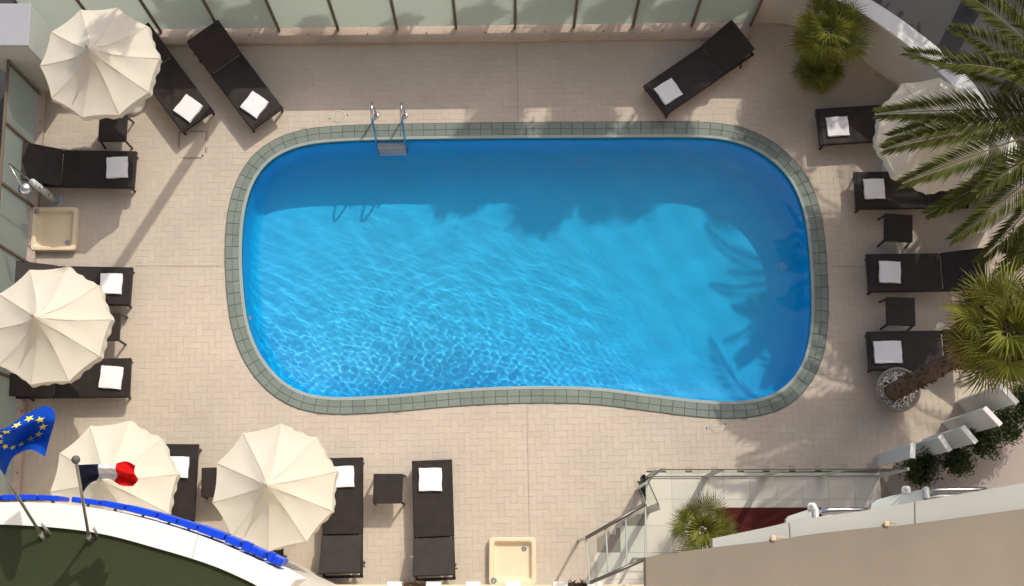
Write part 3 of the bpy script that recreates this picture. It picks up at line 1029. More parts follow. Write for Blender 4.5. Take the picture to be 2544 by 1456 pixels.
# white plant room box behind the corner
hb_ = empty('utility_box', P(20, 160))
tag(hb_, 'pale grey utility cabinet with flat top in the upper left corner', 'cabinet')
c0, c1 = P(-60, 114, 2.3), P(78, 8, 2.3)
l0 = Vector(hb_.location)
MB().box(((c0.x + c1.x) / 2 - l0.x, (c0.y + c1.y) / 2 - l0.y, 1.12), (c1.x - c0.x - .03, c1.y - c0.y - .03, 2.24)).build('cabinet_body', M_metalgrey, hb_)
MB().box(((c0.x + c1.x) / 2 - l0.x, (c0.y + c1.y) / 2 - l0.y, 2.27), (c1.x - c0.x, c1.y - c0.y, 0.06), bev=0.015).build('lid', M_lid, hb_)

# ------------------------------------------------------------------ curved white wall, upper right
def catmull(pts, m=6):
    out = []
    for i in range(len(pts) - 1):
        p0, p1, p2, p3 = pts[max(i - 1, 0)], pts[i], pts[i + 1], pts[min(i + 2, len(pts) - 1)]
        for s in range(m):
            t = s / m
            out.append(0.5 * ((2 * p1) + (p2 - p0) * t + (2 * p0 - 5 * p1 + 4 * p2 - p3) * t * t + (3 * p1 - p0 - 3 * p2 + p3) * t ** 3))
    out.append(pts[-1])
    return out
def wall_along(path, th, z0, z1, side):
    """solid wall along path; side +1 thickens to the left of travel"""
    n = len(path)
    nn = []
    for i in range(n):
        d = (path[min(i + 1, n - 1)] - path[max(i - 1, 0)]); d.z = 0; d.normalize()
        nn.append(Vector((-d.y, d.x, 0)) * side)
    vs = []
    for i in range(n):
        a, b = path[i], path[i] + nn[i] * th
        vs += [(a.x, a.y, z0), (b.x, b.y, z0), (b.x, b.y, z1), (a.x, a.y, z1)]
    fs = []
    for i in range(n - 1):
        for k in range(4):
            k2 = (k + 1) % 4
            fs.append((i * 4 + k, i * 4 + k2, i * 4 + 4 + k2, i * 4 + 4 + k))
    fs += [(0, 1, 2, 3), ((n - 1) * 4 + 3, (n - 1) * 4 + 2, (n - 1) * 4 + 1, (n - 1) * 4)]
    m = MB().add(vs, fs)
    return m
path = catmull(WALL)
cw = empty('curved_wall', WALL[0])
tag(cw, 'curved white rendered wall behind the fan palm at upper right', 'wall')
def rel(pth, o): return [p - o for p in pth]
wall_along(rel(path, WALL[0]), 0.22, -0.05, 1.52, 1).build('wall_body', M_render, cw)
cap_path = [p - (path[min(i + 1, len(path) - 1)] - path[max(i - 1, 0)]).normalized().cross(Vector((0, 0, -1))) * 0.03 for i, p in enumerate(path)]
wall_along(rel(cap_path, WALL[0]), 0.30, 1.523, 1.58, 1).build('wall_coping', M_white, cw)

# stepped white screen panels on the right
def screen(px0, py0, px1, py1, h, label):
    """two base corners in the photo grid"""
    a, b = P(px0, py0), P(px1, py1)
    d = (b - a); ln = d.length
    t = empty('screen_wall', a, math.atan2(d.y, d.x))
    tag(t, label, 'screen wall', 'stepped white screen walls')
    MB().box((ln / 2, 0.05, h / 2), (ln, 0.07, h - 0.001), bev=0.006).build('slab', M_screen, t)
    MB().box((ln / 2, 0.05, h + 0.013), (ln + 0.02, 0.085, 0.025), bev=0.006).build('coping', M_white, t)
SCR = [(2178, 1127, 2176, 1158, 1.95, 'white screen wall panel by the glass balustrade, lowest of the stepped row'),
       (2247, 1112, 2270, 1145, 1.80, 'short white screen wall panel, second from the bottom of the stepped row'),
       (2288, 1095, 2318, 1130, 2.05, 'white screen wall panel, third from the bottom of the stepped row'),
       (2338, 1052, 2374, 1090, 2.05, 'white screen wall panel, fourth from the bottom, beside the fan palm trunk'),
       (2374, 1000, 2412, 1040, 2.05, 'white screen wall panel, topmost of the stepped row near the potted palm'),
       (2398, 590, 2450, 578, 2.05, 'white screen wall panel at the right edge below the date palm fronds')]
for s_ in SCR: screen(*s_)

# ------------------------------------------------------------------ glass balustrade and entrance
ent = MB().prism([(q.x, q.y) for q in [P(1606, 1172), P(2180, 1172), P(2260, 1300), P(2260, 1520), P(1470, 1520), P(1470, 1345), P(1610, 1264)]], -0.05, -0.012).build('entrance_floor', M_joint)
tag(ent, kind='structure')
for gx_ in range(-3, 12):
    for gy_ in range(9):
        x0, x1 = P(1606, 1300).x + gx_ * 0.45, P(1606, 1300).x + gx_ * 0.45 + 0.446
        y1 = P(1700, 1175).y - gy_ * 0.45
        y0 = y1 - 0.446
        if x1 > P(2200, 1172).x or (gx_ < 0 and gy_ < 1 - gx_): continue
        me = tone_mesh('floor_tile', [(x0, y0, -0.02), (x1, y0, -0.02), (x1, y1, -0.02), (x0, y1, -0.02), (x0, y0, -.002), (x1, y0, -.002), (x1, y1, -.002), (x0, y1, -.002)],
                       [(4, 5, 6, 7), (0, 1, 5, 4), (1, 2, 6, 5), (2, 3, 7, 6), (3, 0, 4, 7)], [rng.rand()] * 5, M_entry)
        obj('floor_tile', me, ent)
a, b = P(1780, 1340), P(2040, 1261)
car = MB().box(((a.x + b.x) / 2, (a.y + b.y) / 2, 0.006), (b.x - a.x, b.y - a.y, 0.012), bev=0.003).build('red_carpet', M_red)
tag(car, 'dark red carpet on the pale floor behind the glass balustrade', 'carpet')

def glass_run(name, pts, height, label, post_every, cat='balustrade'):
    t = empty(name, pts[0])
    tag(t, label, cat)
    o0 = pts[0]
    for i in range(len(pts) - 1):
        a, b = pts[i] - o0, pts[i + 1] - o0
        d = b - a; ln = d.length; d.normalize()
        ang = math.atan2(d.y, d.x)
        n = max(1, round(ln / post_every))
        for k in range(n):
            p0 = a + d * (ln * k / n)
            MB().box((ln / n / 2, 0, height / 2 + 0.05), (ln / n - 0.03, 0.012, height - 0.10)).build('glass_pane', M_glass, t, loc=p0, rot=(0, 0, ang))
            if k > 0 or i == 0 or True:
                MB().box((0, 0, height / 2), (0.12, 0.022, height), bev=0.004).build('post', M_metalgrey, t, loc=p0, rot=(0, 0, ang))
        MB().box((ln / 2, 0, height + 0.012), (ln, 0.016, 0.016), bev=0.003).build('top_rail', M_railpaint, t, loc=a, rot=(0, 0, ang))
        MB().box((ln / 2, 0, 0.035), (ln, 0.016, 0.016), bev=0.003).build('bottom_rail', M_railpaint, t, loc=a, rot=(0, 0, ang))
    e = pts[-1] - o0
    MB().box((e.x, e.y, height / 2), (0.05, 0.05, height), bev=0.006).build('post', M_metalgrey, t)
    return t
glass_run('glass_balustrade', [P(1610, 1268), P(1585, 1212), P(1612, 1184), P(2182, 1183)], 1.75, 'clear glass balustrade with thin steel rails round the entrance floor', 0.97)
# sloping glass porch roof
pc = [P(1455, 1337, 2.2), P(1604, 1252, 2.2), P(1604, 1388, 2.2), P(1466, 1448, 2.2)]
pr = empty('glass_porch_roof', (pc[0].x, pc[0].y, 0))
tag(pr, 'small glass porch roof of three panes beside the glass balustrade', 'porch roof')
o0 = Vector((pc[0].x, pc[0].y, 0))
def lerp(a, b, t): return a * (1 - t) + b * t
for k in range(3):
    t0, t1 = k / 3 + 0.012, (k + 1) / 3 - 0.012
    q = [lerp(pc[0], pc[1], t0), lerp(pc[0], pc[1], t1), lerp(pc[3], pc[2], t1), lerp(pc[3], pc[2], t0)]
    q = [p - o0 for p in q]
    MB().add([p for p in q] + [p + Vector((0, 0, 0.014)) for p in q], [(0, 1, 2, 3), (7, 6, 5, 4), (0, 4, 5, 1), (1, 5, 6, 2), (2, 6, 7, 3), (3, 7, 4, 0)]).build('glass_pane', M_glass, pr)
for k in range(4):
    t0 = k / 3
    a, b = lerp(pc[0], pc[1], t0) - o0, lerp(pc[3], pc[2], t0) - o0
    MB().tube([a + Vector((0, 0, -.03)), b + Vector((0, 0, -.03))], 0.014, 6).build('glazing_bar', M_metalgrey, pr)
for a, b in ((pc[0], pc[1]), (pc[3], pc[2])):
    MB().tube([a - o0 + Vector((0, 0, .02)), b - o0 + Vector((0, 0, .02))], 0.028, 8).build('edge_tube', M_dsteel, pr, True)
for p in pc:
    MB().tube([(p.x - o0.x, p.y - o0.y, -0.01), (p.x - o0.x, p.y - o0.y, 2.17)], 0.025, 8).build('post', M_metalgrey, pr, True)

# ------------------------------------------------------------------ beige canopy roof, lower right
ZR = 3.6
edge = [P(x, y, ZR) for x, y in ((1604, 1386), (1771, 1360), (1921, 1343), (2019, 1327), (2162, 1311), (2271, 1301), (2544, 1264), (2900, 1215))]
canr = empty('canopy_roof', (edge[0].x, edge[0].y, 0))
tag(canr, 'beige flat canopy roof with pale grey gutter at lower right', 'canopy')
o0 = Vector((edge[0].x, edge[0].y, 0))
sp = catmull(edge, 5)
poly = [(p.x - o0.x, p.y - o0.y) for p in sp] + [(edge[-1].x - o0.x, edge[-1].y - o0.y - 7), (edge[0].x - o0.x, edge[0].y - o0.y - 7)]
MB().prism(poly[::-1], ZR - 0.35, ZR).build('roof_slab', M_roofbeige, canr)
MB().prism([(x * 0.97 + 0.2, y - 0.9) for x, y in poly][::-1], -0.02, ZR - 0.352).build('wall', M_render, canr)
g_in = [P(x, y, ZR - .1) for x, y in ((1771, 1362), (1921, 1345), (2019, 1329), (2162, 1313), (2271, 1303), (2544, 1266), (2900, 1217))]
g_out = [P(x, y, ZR - .1) for x, y in ((1771, 1338), (1921, 1307), (1990, 1291), (2162, 1266), (2271, 1247), (2544, 1200), (2900, 1138))]
a, b = catmull(g_in, 5), catmull(g_out, 5)
n = len(a)
vs = []
for i in range(n):
    p, q = a[i] - o0, b[i] - o0
    vs += [(p.x, p.y, ZR - .10), (q.x, q.y, ZR - .14), (q.x, q.y, ZR - .36), (p.x, p.y, ZR - .33)]
fs = [(i * 4 + k, i * 4 + (k + 1) % 4, i * 4 + 4 + (k + 1) % 4, i * 4 + 4 + k) for i in range(n - 1) for k in range(4)] + [(0, 1, 2, 3), ((n - 1) * 4 + 3, (n - 1) * 4 + 2, (n - 1) * 4 + 1, (n - 1) * 4)]
MB().add(vs, [f[::-1] for f in fs]).build('gutter', M_gutter, canr)
for (x0, y0, x1, y1) in ((1961, 1299, 1964, 1336), (2273, 1248, 2274, 1301)):
    p, q = P(x0, y0, ZR - .13) - o0, P(x1, y1, ZR - .09) - o0
    MB().tube([(p.x, p.y, ZR - 0.132), (q.x, q.y, ZR - 0.097)], 0.008, 6).build('gutter_joint', M_dsteel, canr)
def bracket(pts, pipe, bolt, label):
    """rounded grey shade housing with a white end ring, two tubes and a white clamp"""
    z = ZR - 0.45
    w_ = [P(x, y, z) for x, y in pts]
    o1 = Vector((w_[0].x, w_[0].y, 0))
    t = empty('awning_housing', (w_[0].x, w_[0].y, 0))
    tag(t, label, 'awning', 'awning housings under the canopy gutter')
    MB().prism([(p.x - o1.x, p.y - o1.y) for p in w_][::-1], z - 0.10, z).build('housing', M_metalgrey, t)
    pp = [P(x, y, z - .02) - o1 for x, y in pipe]
    MB().tube(pp, 0.035, 10).build('roller_tube', M_steel, t, True)
    MB().tube([p + Vector((0.0, -0.09, -.02)) for p in pp], 0.020, 8).build('pull_bar', M_white, t, True)
    e = pp[0]
    MB().box((e.x - 0.05, e.y - 0.02, e.z + 0.0), (0.075, 0.19, 0.16), bev=0.025).build('end_ring', M_white, t)
    q = P(*bolt, z) - o1
    MB().box((q.x, q.y, q.z - 0.02), (0.13, 0.13, 0.10), bev=0.03).build('clamp', M_white, t)
    MB().lathe([(0.0, 0), (0.03, 0), (0.03, 0.05), (0.0, 0.06)], (q.x, q.y + 0.03, q.z + 0.03), 10, cap=False).build('clamp_bolt', M_white, t)
bracket([(1952, 1306), (1953, 1290), (1960, 1282), (1985, 1274), (2010, 1266), (2028, 1262), (2028, 1290), (1990, 1310)],
        [(2034, 1272), (2060, 1267), (2100, 1266), (2155, 1267)], (2018, 1260), 'pale grey awning housing with white tube by the red carpet')
bracket([(2162, 1268), (2165, 1252), (2178, 1242), (2215, 1232), (2260, 1222), (2290, 1216), (2302, 1214), (2302, 1245), (2240, 1262)],
        [(2308, 1222), (2335, 1217), (2400, 1217), (2450, 1216)], (2252, 1218), 'pale grey awning housing with white tube below the dark shrubs')
for (px, py, lb) in ((2204, 1301, 'small warm lamp fixture on the canopy roof edge, right one'), (1922, 1337, 'small warm lamp fixture on the canopy roof edge, left one')):
    p = P(px, py, ZR + 0.05)
    t = empty('roof_lamp', (p.x, p.y, ZR - 0.1))
    tag(t, lb, 'lamp', 'small lamps on the canopy roof edge')
    MB().box((0, 0, 0.115), (0.07, 0.08, 0.06), bev=0.015).build('housing', M_brass, t)
    MB().box((0.09, 0.015, 0.10), (0.14, 0.035, 0.03), bev=0.006).build('arm', M_ledge, t)
    MB().box((0.0, 0.0, 0.05), (0.03, 0.03, 0.10)).build('stem', M_ledge, t)

# ------------------------------------------------------------------ roof with white parapet, sign and flags, lower left
ZP = 6.0
OUT = [(-160, 1252), (0, 1248), (130, 1250), (270, 1268), (400, 1300), (520, 1340), (620, 1382), (690, 1415), (735, 1440)]
INN = [(-160, 1305), (0, 1303), (150, 1312), (270, 1330), (400, 1365), (490, 1392), (560, 1418), (640, 1456), (690, 1490)]
po, pi_ = catmull([P(x, y, ZP) for x, y in OUT], 5), catmull([P(x, y, ZP) for x, y in INN], 5)
bld = empty('hotel_wing', (po[0].x, po[0].y, 0))
tag(bld, 'curved hotel wing with dark green flat roof and white parapet at lower left', 'building')
o0 = Vector((po[0].x, po[0].y, 0))
n = len(po)
vs = []
for i in range(n):
    p, q = po[i] - o0, pi_[i] - o0
    vs += [(p.x, p.y, ZP), (q.x, q.y, ZP), (q.x, q.y, ZP - .45), (p.x, p.y, ZP - .9)]
fs = [(i * 4 + k, i * 4 + (k + 1) % 4, i * 4 + 4 + (k + 1) % 4, i * 4 + 4 + k) for i in range(n - 1) for k in range(4)] + [(0, 1, 2, 3), ((n - 1) * 4 + 3, (n - 1) * 4 + 2, (n - 1) * 4 + 1, (n - 1) * 4)]
MB().add(vs, fs).build('parapet', M_white, bld)
a, b = P(735, 1442, ZP), P(690, 1490, ZP)
p2 = [(p.x - o0.x, p.y - o0.y) for p in pi_] + [(pi_[-1].x - o0.x, pi_[-1].y - o0.y - 6), (pi_[0].x - o0.x, pi_[0].y - o0.y - 6)]
MB().prism(p2[::-1], ZP - 0.75, ZP - 0.05).build('roof', M_roofgreen, bld)
p3 = [(p.x - o0.x, p.y - o0.y - 0.25) for p in po] + [(po[-1].x - o0.x, po[-1].y - o0.y - 6), (po[0].x - o0.x, po[0].y - o0.y - 6)]
MB().prism(p3[::-1], -0.02, ZP - 0.902).build('wall', M_render, bld)
p, q = P(492, 1329, ZP + .003) - o0, P(477, 1388, ZP + .003) - o0
MB().tube([(p.x, p.y, ZP + .001), (q.x, q.y, ZP + .001)], 0.006, 6).build('parapet_joint', M_metalgrey, bld)
# blue channel letters fixed to the outside of the parapet, seen from above
sg = empty('rooftop_sign', (po[0].x, po[0].y, 0))
tag(sg, 'row of blue channel sign letters fixed outside the white parapet', 'sign')
lens = [0]
for i in range(1, n): lens.append(lens[-1] + (po[i] - po[i - 1]).length)
def on_edge(s):
    s = min(max(s, 0), lens[-1] - 1e-4)
    i = max(k for k in range(n) if lens[k] <= s)
    i = min(i, n - 2)
    f = (s - lens[i]) / (lens[i + 1] - lens[i])
    d = (po[i + 1] - po[i]).normalized()
    return lerp(po[i], po[i + 1], f), d
rl = np.random.RandomState(5)
s = 0.0
def fr_now(): return s / lens[-1]
while s < lens[-1] - 0.32:
    wl = rl.uniform(0.22, 0.5) if fr_now() < 0.55 else rl.uniform(0.20, 0.36)
    p, d = on_edge(s + wl / 2)
    nn = Vector((-d.y, d.x, 0))
    fr = s / lens[-1]
    dep = 0.05 + 0.012 * rl.rand() + 0.05 * fr
    ang = math.atan2(d.y, d.x)
    me = MB()
    me.box((0, dep / 2 + 0.035, ZP - 0.28), (wl, dep, 0.42), bev=0.012)
    if fr > 0.80:
        me.box((-wl * .32, dep / 2 + 0.045, ZP - 0.12), (wl * .34, dep + .03, 0.16), bev=0.01)
        me.box((wl * .30, dep / 2 + 0.030, ZP - 0.05), (wl * .26, dep * .7, 0.08), bev=0.01)
    me.build('letter', M_signblue, sg, loc=p - o0 - Vector((0, 0, ZP)) , rot=(0, 0, ang))
    MB().box((0, 0.015, ZP - 0.25), (0.03, 0.06, 0.03)).build('bracket', M_metalgrey, sg, loc=p - o0 - Vector((0, 0, ZP)), rot=(0, 0, ang))
    s += wl + rl.uniform(0.015, 0.04) + (0.12 if 0.24 < fr < 0.27 else 0)

def flagpole(base, tip, zb, zt, label, r=0.02):
    a, b = P(*base, zb), P(*tip, zt)
    t = empty('flagpole', a)
    tag(t, label, 'flagpole', 'flagpoles on the parapet')
    d = b - a
    MB().tube([(0, 0, 0), d * 0.5, d], [r, r * .95, r * .85], 10).build('shaft', M_pole, t, True)
    prof = [(0.0, -0.05)] + [(0.05 * math.sin(math.pi * k / 8), -0.05 * math.cos(math.pi * k / 8)) for k in range(1, 8)] + [(0.0, 0.05)]
    MB().lathe(prof, tuple(d + d.normalized() * 0.04), 14, cap=False).build('finial', M_greyplastic, t, True)
    u = d.normalized()
    MB().tube([u * 0.0 + Vector((0.10, 0.02, -0.05)), u * 0.28 + Vector((0.07, 0.02, -0.02))], r * 0.9, 8).build('holder', M_pole, t, True)
    MB().tube([u * -0.05, u * 0.12], r * 1.5, 10).build('socket', M_pole, t, True)
    return a, d
flagpole((108, 1337), (-92, 1015), ZP - .05, 8.2, 'grey flagpole leaning out at lower left with the blue starred flag')
flagpole((222, 1340), (189, 1146), ZP - .05, 7.9, 'short grey flagpole with ball finial and the small tricolour flag')

def poly_at(pts, t):
    pts = [np.array(p, float) for p in pts]
    seg = [np.linalg.norm(pts[i + 1] - pts[i]) for i in range(len(pts) - 1)]
    tot = sum(seg); s = t * tot
    for i, l in enumerate(seg):
        if s <= l or i == len(seg) - 1:
            f = min(s / l, 1)
            return pts[i] * (1 - f) + pts[i + 1] * f
        s -= l
def smooth_poly(pts):
    return [(p.x, p.y) for p in catmull([Vector((x, y, 0)) for x, y in pts], 8)]
class Cloth:
    def __init__(s, bottom, top, hoist, fly, zf):
        s.b, s.t, s.h, s.f = map(smooth_poly, (bottom, top, hoist, fly))
        s.zf = zf
    def pt(s, u, v):
        cu0, cu1 = poly_at(s.b, u), poly_at(s.t, u)
        cv0, cv1 = poly_at(s.h, v), poly_at(s.f, v)
        p00, p10, p01, p11 = poly_at(s.b, 0), poly_at(s.b, 1), poly_at(s.t, 0), poly_at(s.t, 1)
        q = (1 - v) * cu0 + v * cu1 + (1 - u) * cv0 + u * cv1 - ((1 - u) * (1 - v) * p00 + u * (1 - v) * p10 + (1 - u) * v * p01 + u * v * p11)
        return P(q[0], q[1], s.zf(u, v))
    def grid(s, nu, nv):
        return [s.pt(i / nu, k / nv) for i in range(nu + 1) for k in range(nv + 1)]
def flag_mesh(cl, nu, nv, u0, u1, o, name, material, parent):
    vs = [cl.pt(u0 + (u1 - u0) * i / nu, k / nv) - o for i in range(nu + 1) for k in range(nv + 1)]
    fs = [(i * (nv + 1) + k, (i + 1) * (nv + 1) + k, (i + 1) * (nv + 1) + k + 1, i * (nv + 1) + k + 1) for i in range(nu) for k in range(nv)]
    return MB().add(vs, fs).build(name, material, parent, True)
# blue flag with a ring of yellow stars
eu = Cloth([(12, 1183), (24, 1150), (40, 1130), (76, 1117), (112, 1134)], [(-82, 1032), (0, 1066), (62, 1030), (112, 1007)],
           [(12, 1183), (-35, 1107), (-82, 1032)], [(112, 1134), (122, 1095), (137, 1040), (130, 1015), (112, 1007)],
           lambda u, v: 7.15 + 1.0 * v * (1 - u) + 0.25 * u + 0.16 * math.sin(7.5 * v + 2.5 * u + 0.4) * (0.25 + u) + 0.10 * math.sin(9 * u - 2 * v))
o1 = eu.pt(0, 0)
ef = empty('blue_starred_flag', o1)
tag(ef, 'royal blue flag with a ring of yellow stars at the left edge', 'flag')
flag_mesh(eu, 26, 20, 0, 1, o1, 'cloth', M_flagblue, ef)
for k in range(12):
    a = 2 * math.pi * k / 12
    cu, cv = 0.56 + 0.30 * math.cos(a), 0.56 + 0.32 * math.sin(a)
    vs = []
    for q in range(10):
        rr_ = 0.080 if q % 2 == 0 else 0.033
        b = math.pi / 2 + q * math.pi / 5
        u, v = cu + rr_ * math.cos(b) * 0.8, cv + rr_ * math.sin(b)
        vs.append(eu.pt(u, v) - o1)
    cc = eu.pt(cu, cv) - o1
    e1, e2 = eu.pt(cu + .02, cv) - o1 - cc, eu.pt(cu, cv + .02) - o1 - cc
    nn = e1.cross(e2).normalized()
    if nn.z < 0: nn = -nn
    up = nn * 0.007
    MB().add([cc + up] + [v_ + up for v_ in vs], [(0, 1 + q, 1 + (q + 1) % 10) for q in range(10)]).build('star', M_flagstar, ef)
# small tricolour
fr_ = Cloth([(203, 1229), (222, 1203), (246, 1192), (272, 1190), (300, 1206), (330, 1208)], [(191, 1155), (241, 1153), (280, 1153), (313, 1146), (336, 1157)],
            [(203, 1229), (197, 1190), (191, 1155)], [(330, 1208), (343, 1192), (334, 1175), (336, 1157)],
            lambda u, v: 7.05 + 0.6 * v * (1 - u) + 0.22 * u + 0.09 * math.sin(9 * v + 3 * u) * (0.3 + u) + 0.05 * math.sin(17 * u + 3 * v))
o1 = fr_.pt(0, 0)
ff = empty('tricolour_flag', o1)
tag(ff, 'small navy, white and red tricolour flag above the parapet', 'flag')
flag_mesh(fr_, 10, 16, 0, 0.36, o1, 'navy_band', M_flagnavy, ff)
flag_mesh(fr_, 10, 16, 0.36, 0.66, o1, 'white_band', M_flagwhite, ff)
flag_mesh(fr_, 12, 16, 0.66, 1.0, o1, 'red_band', M_flagred, ff)

# ------------------------------------------------------------------ ledge with planters along the bottom
a, b = P(740, 1462, 1.0), P(1600, 1462, 1.0)
lw = empty('low_wall', (a.x, a.y, 0))
tag(lw, 'pale cream low wall ledge along the bottom edge of the deck', 'wall')
MB().box(((b.x - a.x) / 2, -0.17, 0.49), (b.x - a.x, 0.30, 0.98), bev=0.01).build('wall_body', M_render, lw)
MB().box(((b.x - a.x) / 2, -0.14, 0.995), (b.x - a.x + .05, 0.40, 0.05), bev=0.012).build('coping', M_cream, lw)
for (px, lb) in ((980, 'white post at the bottom edge, leftmost beside the dry plant'), (1077, 'white post at the bottom edge, right of the dry plant'),
                 (1175, 'white post at the bottom edge left of the sunny shower tray'), (1275, 'white post with a tap at the bottom edge of the sunny shower tray'),
                 (1392, 'white post at the bottom edge, right of the sunny shower tray'), (1478, 'white post at the bottom edge below the porch roof')):
    p = P(px, 1458, 1.35)
    t = empty('wall_post', (p.x, p.y - 0.02, 1.022))
    tag(t, lb, 'post', 'white posts on the low wall')
    MB().box((0, 0, 0.15), (0.20, 0.16, 0.30), bev=0.01).build('shaft', M_white, t)
    MB().box((0, 0, 0.325), (0.24, 0.20, 0.045), bev=0.01).build('cap', M_white, t)

# ------------------------------------------------------------------ vegetation
def leaf_cloud(n, rx, ry, rz, size, seed, fill=0.55, clumps=0, cluster=0.22):
    r_ = np.random.RandomState(seed)
    vs, fs, tn = [], [], []
    cl = []
    for _ in range(clumps):
        d = r_.normal(size=3); d /= np.linalg.norm(d)
        cl.append((d * r_.uniform(0.45, 0.92), r_.rand()))
    for i in range(n):
        if clumps:
            c, tone = cl[r_.randint(clumps)]
            p = c + r_.normal(size=3) * cluster
            tone = tone * .6 + .4 * r_.rand()
        else:
            d = r_.normal(size=3); d /= np.linalg.norm(d)
            p = d * (r_.uniform(fill, 1.0) + 0.12 * r_.normal()); tone = r_.rand()
        p = p * np.array([rx, ry, rz])
        nrm = p / (np.linalg.norm(p) + 1e-6) + r_.normal(size=3) * 0.7
        nrm /= np.linalg.norm(nrm)
        t = np.cross(nrm, r_.normal(size=3)); t /= np.linalg.norm(t)
        b_ = np.cross(nrm, t)
        s = size * r_.uniform(0.6, 1.3)
        k = len(vs)
        vs += [tuple(p - t * s), tuple(p + b_ * s * 0.42 + nrm * s * .1), tuple(p + t * s), tuple(p - b_ * s * 0.42 + nrm * s * .1)]
        fs.append((k, k + 1, k + 2, k + 3)); tn.append(tone)
    return vs, fs, tn

# dark shrubs in the planting strip
SHR = [tone_mesh('crown', *leaf_cloud(2200, 0.265, 0.265, 0.29, 0.034, 20 + s, 0.4, 26, 0.26), M_leaf) for s in range(3)]
stem_m = MB().tube([(0, 0, 0), (0.01, 0.02, 0.3), (0, 0, 0.7)], [0.03, 0.025, 0.015], 6).mesh('stem', M_bark)
for i, (px, py, z, sc, lb) in enumerate(((2288, 1160, .85, 1.0, 'dark green clipped shrub nearest the awning, lowest of the row'),
                                         (2380, 1140, .8, 0.92, 'dark green clipped shrub, second from the bottom of the row'),
                                         (2448, 1094, .9, 1.05, 'dark green clipped shrub, third from the bottom of the row'),
                                         (2512, 1052, .9, 1.0, 'dark green clipped shrub at the right edge, topmost of the row'),
                                         (2548, 622, .9, 1.3, 'dark green shrub in deep shade at the right edge above the fan palm'),
                                         (2556, 990, .9, 1.1, 'dark green shrub at the right edge under the fan palm crown'))):
    p = P(px, py, z)
    t = empty('shrub', (p.x, p.y, -0.03), i * 1.3)
    tag(t, lb, 'shrub', 'dark shrubs along the white screen walls')
    o = obj('crown', SHR[i % 3], t, (0, 0, z)); o.scale = (sc, sc, sc * 1.1)
    obj('stem', stem_m, t)

# dry plants between the white posts at the bottom edge
def dry_plant(px, lb, seed):
    p = P(px, 1456, 1.15)
    t = empty('dry_plant', (p.x, p.y - 0.03, 1.022))
    tag(t, lb, 'plant', 'dry brown plants on the low wall')
    r_ = np.random.RandomState(seed)
    vs, fs, tn = [], [], []
    for i in range(420):
        a = r_.uniform(0, 6.28); el = r_.uniform(0.2, 1.4); L = r_.uniform(0.08, 0.24)
        b0 = np.array([r_.uniform(-.16, .16), r_.uniform(-.06, .06), 0.0])
        d = np.array([math.cos(a) * math.cos(el), math.sin(a) * math.cos(el) * .6, math.sin(el)])
        sd_ = np.array([-d[1], d[0], 0]); sd_ = sd_ / (np.linalg.norm(sd_) + 1e-6) * 0.007
        k = len(vs)
        vs += [tuple(b0 + d * L * .2 - sd_), tuple(b0 + d * L * .2 + sd_), tuple(b0 + d * L + sd_ * .3), tuple(b0 + d * L - sd_ * .3)]
        fs.append((k, k + 1, k + 2, k + 3)); tn.append(r_.rand())
    obj('foliage', tone_mesh('foliage', vs, fs, tn, M_dry), t)
    MB().box((0, 0, 0.03), (0.34, 0.15, 0.06), bev=0.008).build('trough', M_soil, t)
dry_plant(1029, 'dry brown plant between white posts at the bottom edge, left one', 3)
dry_plant(1432, 'dry brown plant between white posts at the bottom edge, right one', 4)

# feather palm fronds
def frond_mesh(L, e0, e1, seed, leaf=0.42, n=74):
    r_ = np.random.RandomState(seed)
    pts, dirs = [], []
    p = np.array([0.0, 0.0, 0.0]); m = 24
    lat = r_.uniform(-.06, .06)
    for i in range(m + 1):
        t = i / m
        el = e0 + (e1 - e0) * t ** 1.15
        d = np.array([math.cos(el), lat * t * 2, math.sin(el)]); d /= np.linalg.norm(d)
        pts.append(p.copy()); dirs.append(d)
        p = p + d * L / m
    mb = MB()
    mb.tube(pts, [0.020 * (1 - i / m) + 0.004 for i in range(m + 1)], 5)
    vs, fs, tn = [], [], []
    for i in range(n):
        t = 0.10 + 0.90 * i / (n - 1)
        k = min(int(t * m), m - 1); f = t * m - k
        q = pts[k] * (1 - f) + pts[k + 1] * f
        d = dirs[k]
        side = np.array([-d[1], d[0], 0.0]); side /= np.linalg.norm(side)
        up = np.cross(d, side)
        ll = leaf * (math.sin(math.pi * (0.12 + 0.80 * t)) ** 0.7) * r_.uniform(0.85, 1.1)
        fw = 0.35 + 0.75 * t
        for s in (1, -1):
            dd = side * s * math.cos(fw) + d * math.sin(fw) + up * (0.38 + r_.uniform(-.18, .18))
            dd /= np.linalg.norm(dd)
            w_ = 0.0175
            wd = np.cross(dd, up + side * s * 0.3); wd /= np.linalg.norm(wd)
            mid = q + dd * ll * 0.5
            tip = q + dd * ll - np.array([0, 0, 0.10 * ll * r_.uniform(.5, 1.8)])
            b = len(vs)
            vs += [tuple(q - wd * w_ * .5), tuple(mid - wd * w_), tuple(tip), tuple(mid + wd * w_)]
            fs.append((b, b + 1, b + 2, b + 3)); tn.append(r_.rand())
    base = len(vs)
    me = bpy.data.meshes.new('frond')
    me.from_pydata(vs + mb.v, [], fs + [tuple(base + i for i in f) for f in mb.f])
    me.materials.append(M_frond); me.materials.append(M_rachis)
    me.polygons.foreach_set('material_index', [0] * len(fs) + [1] * len(mb.f))
    at = me.attributes.new('tone', 'FLOAT', 'FACE')
    at.data.foreach_set('value', tn + [0.5] * len(mb.f))
    me.update()
    return me
FR = [frond_mesh(2.9, R(28), R(-38), 1), frond_mesh(2.7, R(50), R(-20), 2), frond_mesh(2.6, R(8), R(-62), 3), frond_mesh(2.4, R(72), R(10), 4), frond_mesh(3.0, R(38), R(-30), 5)]
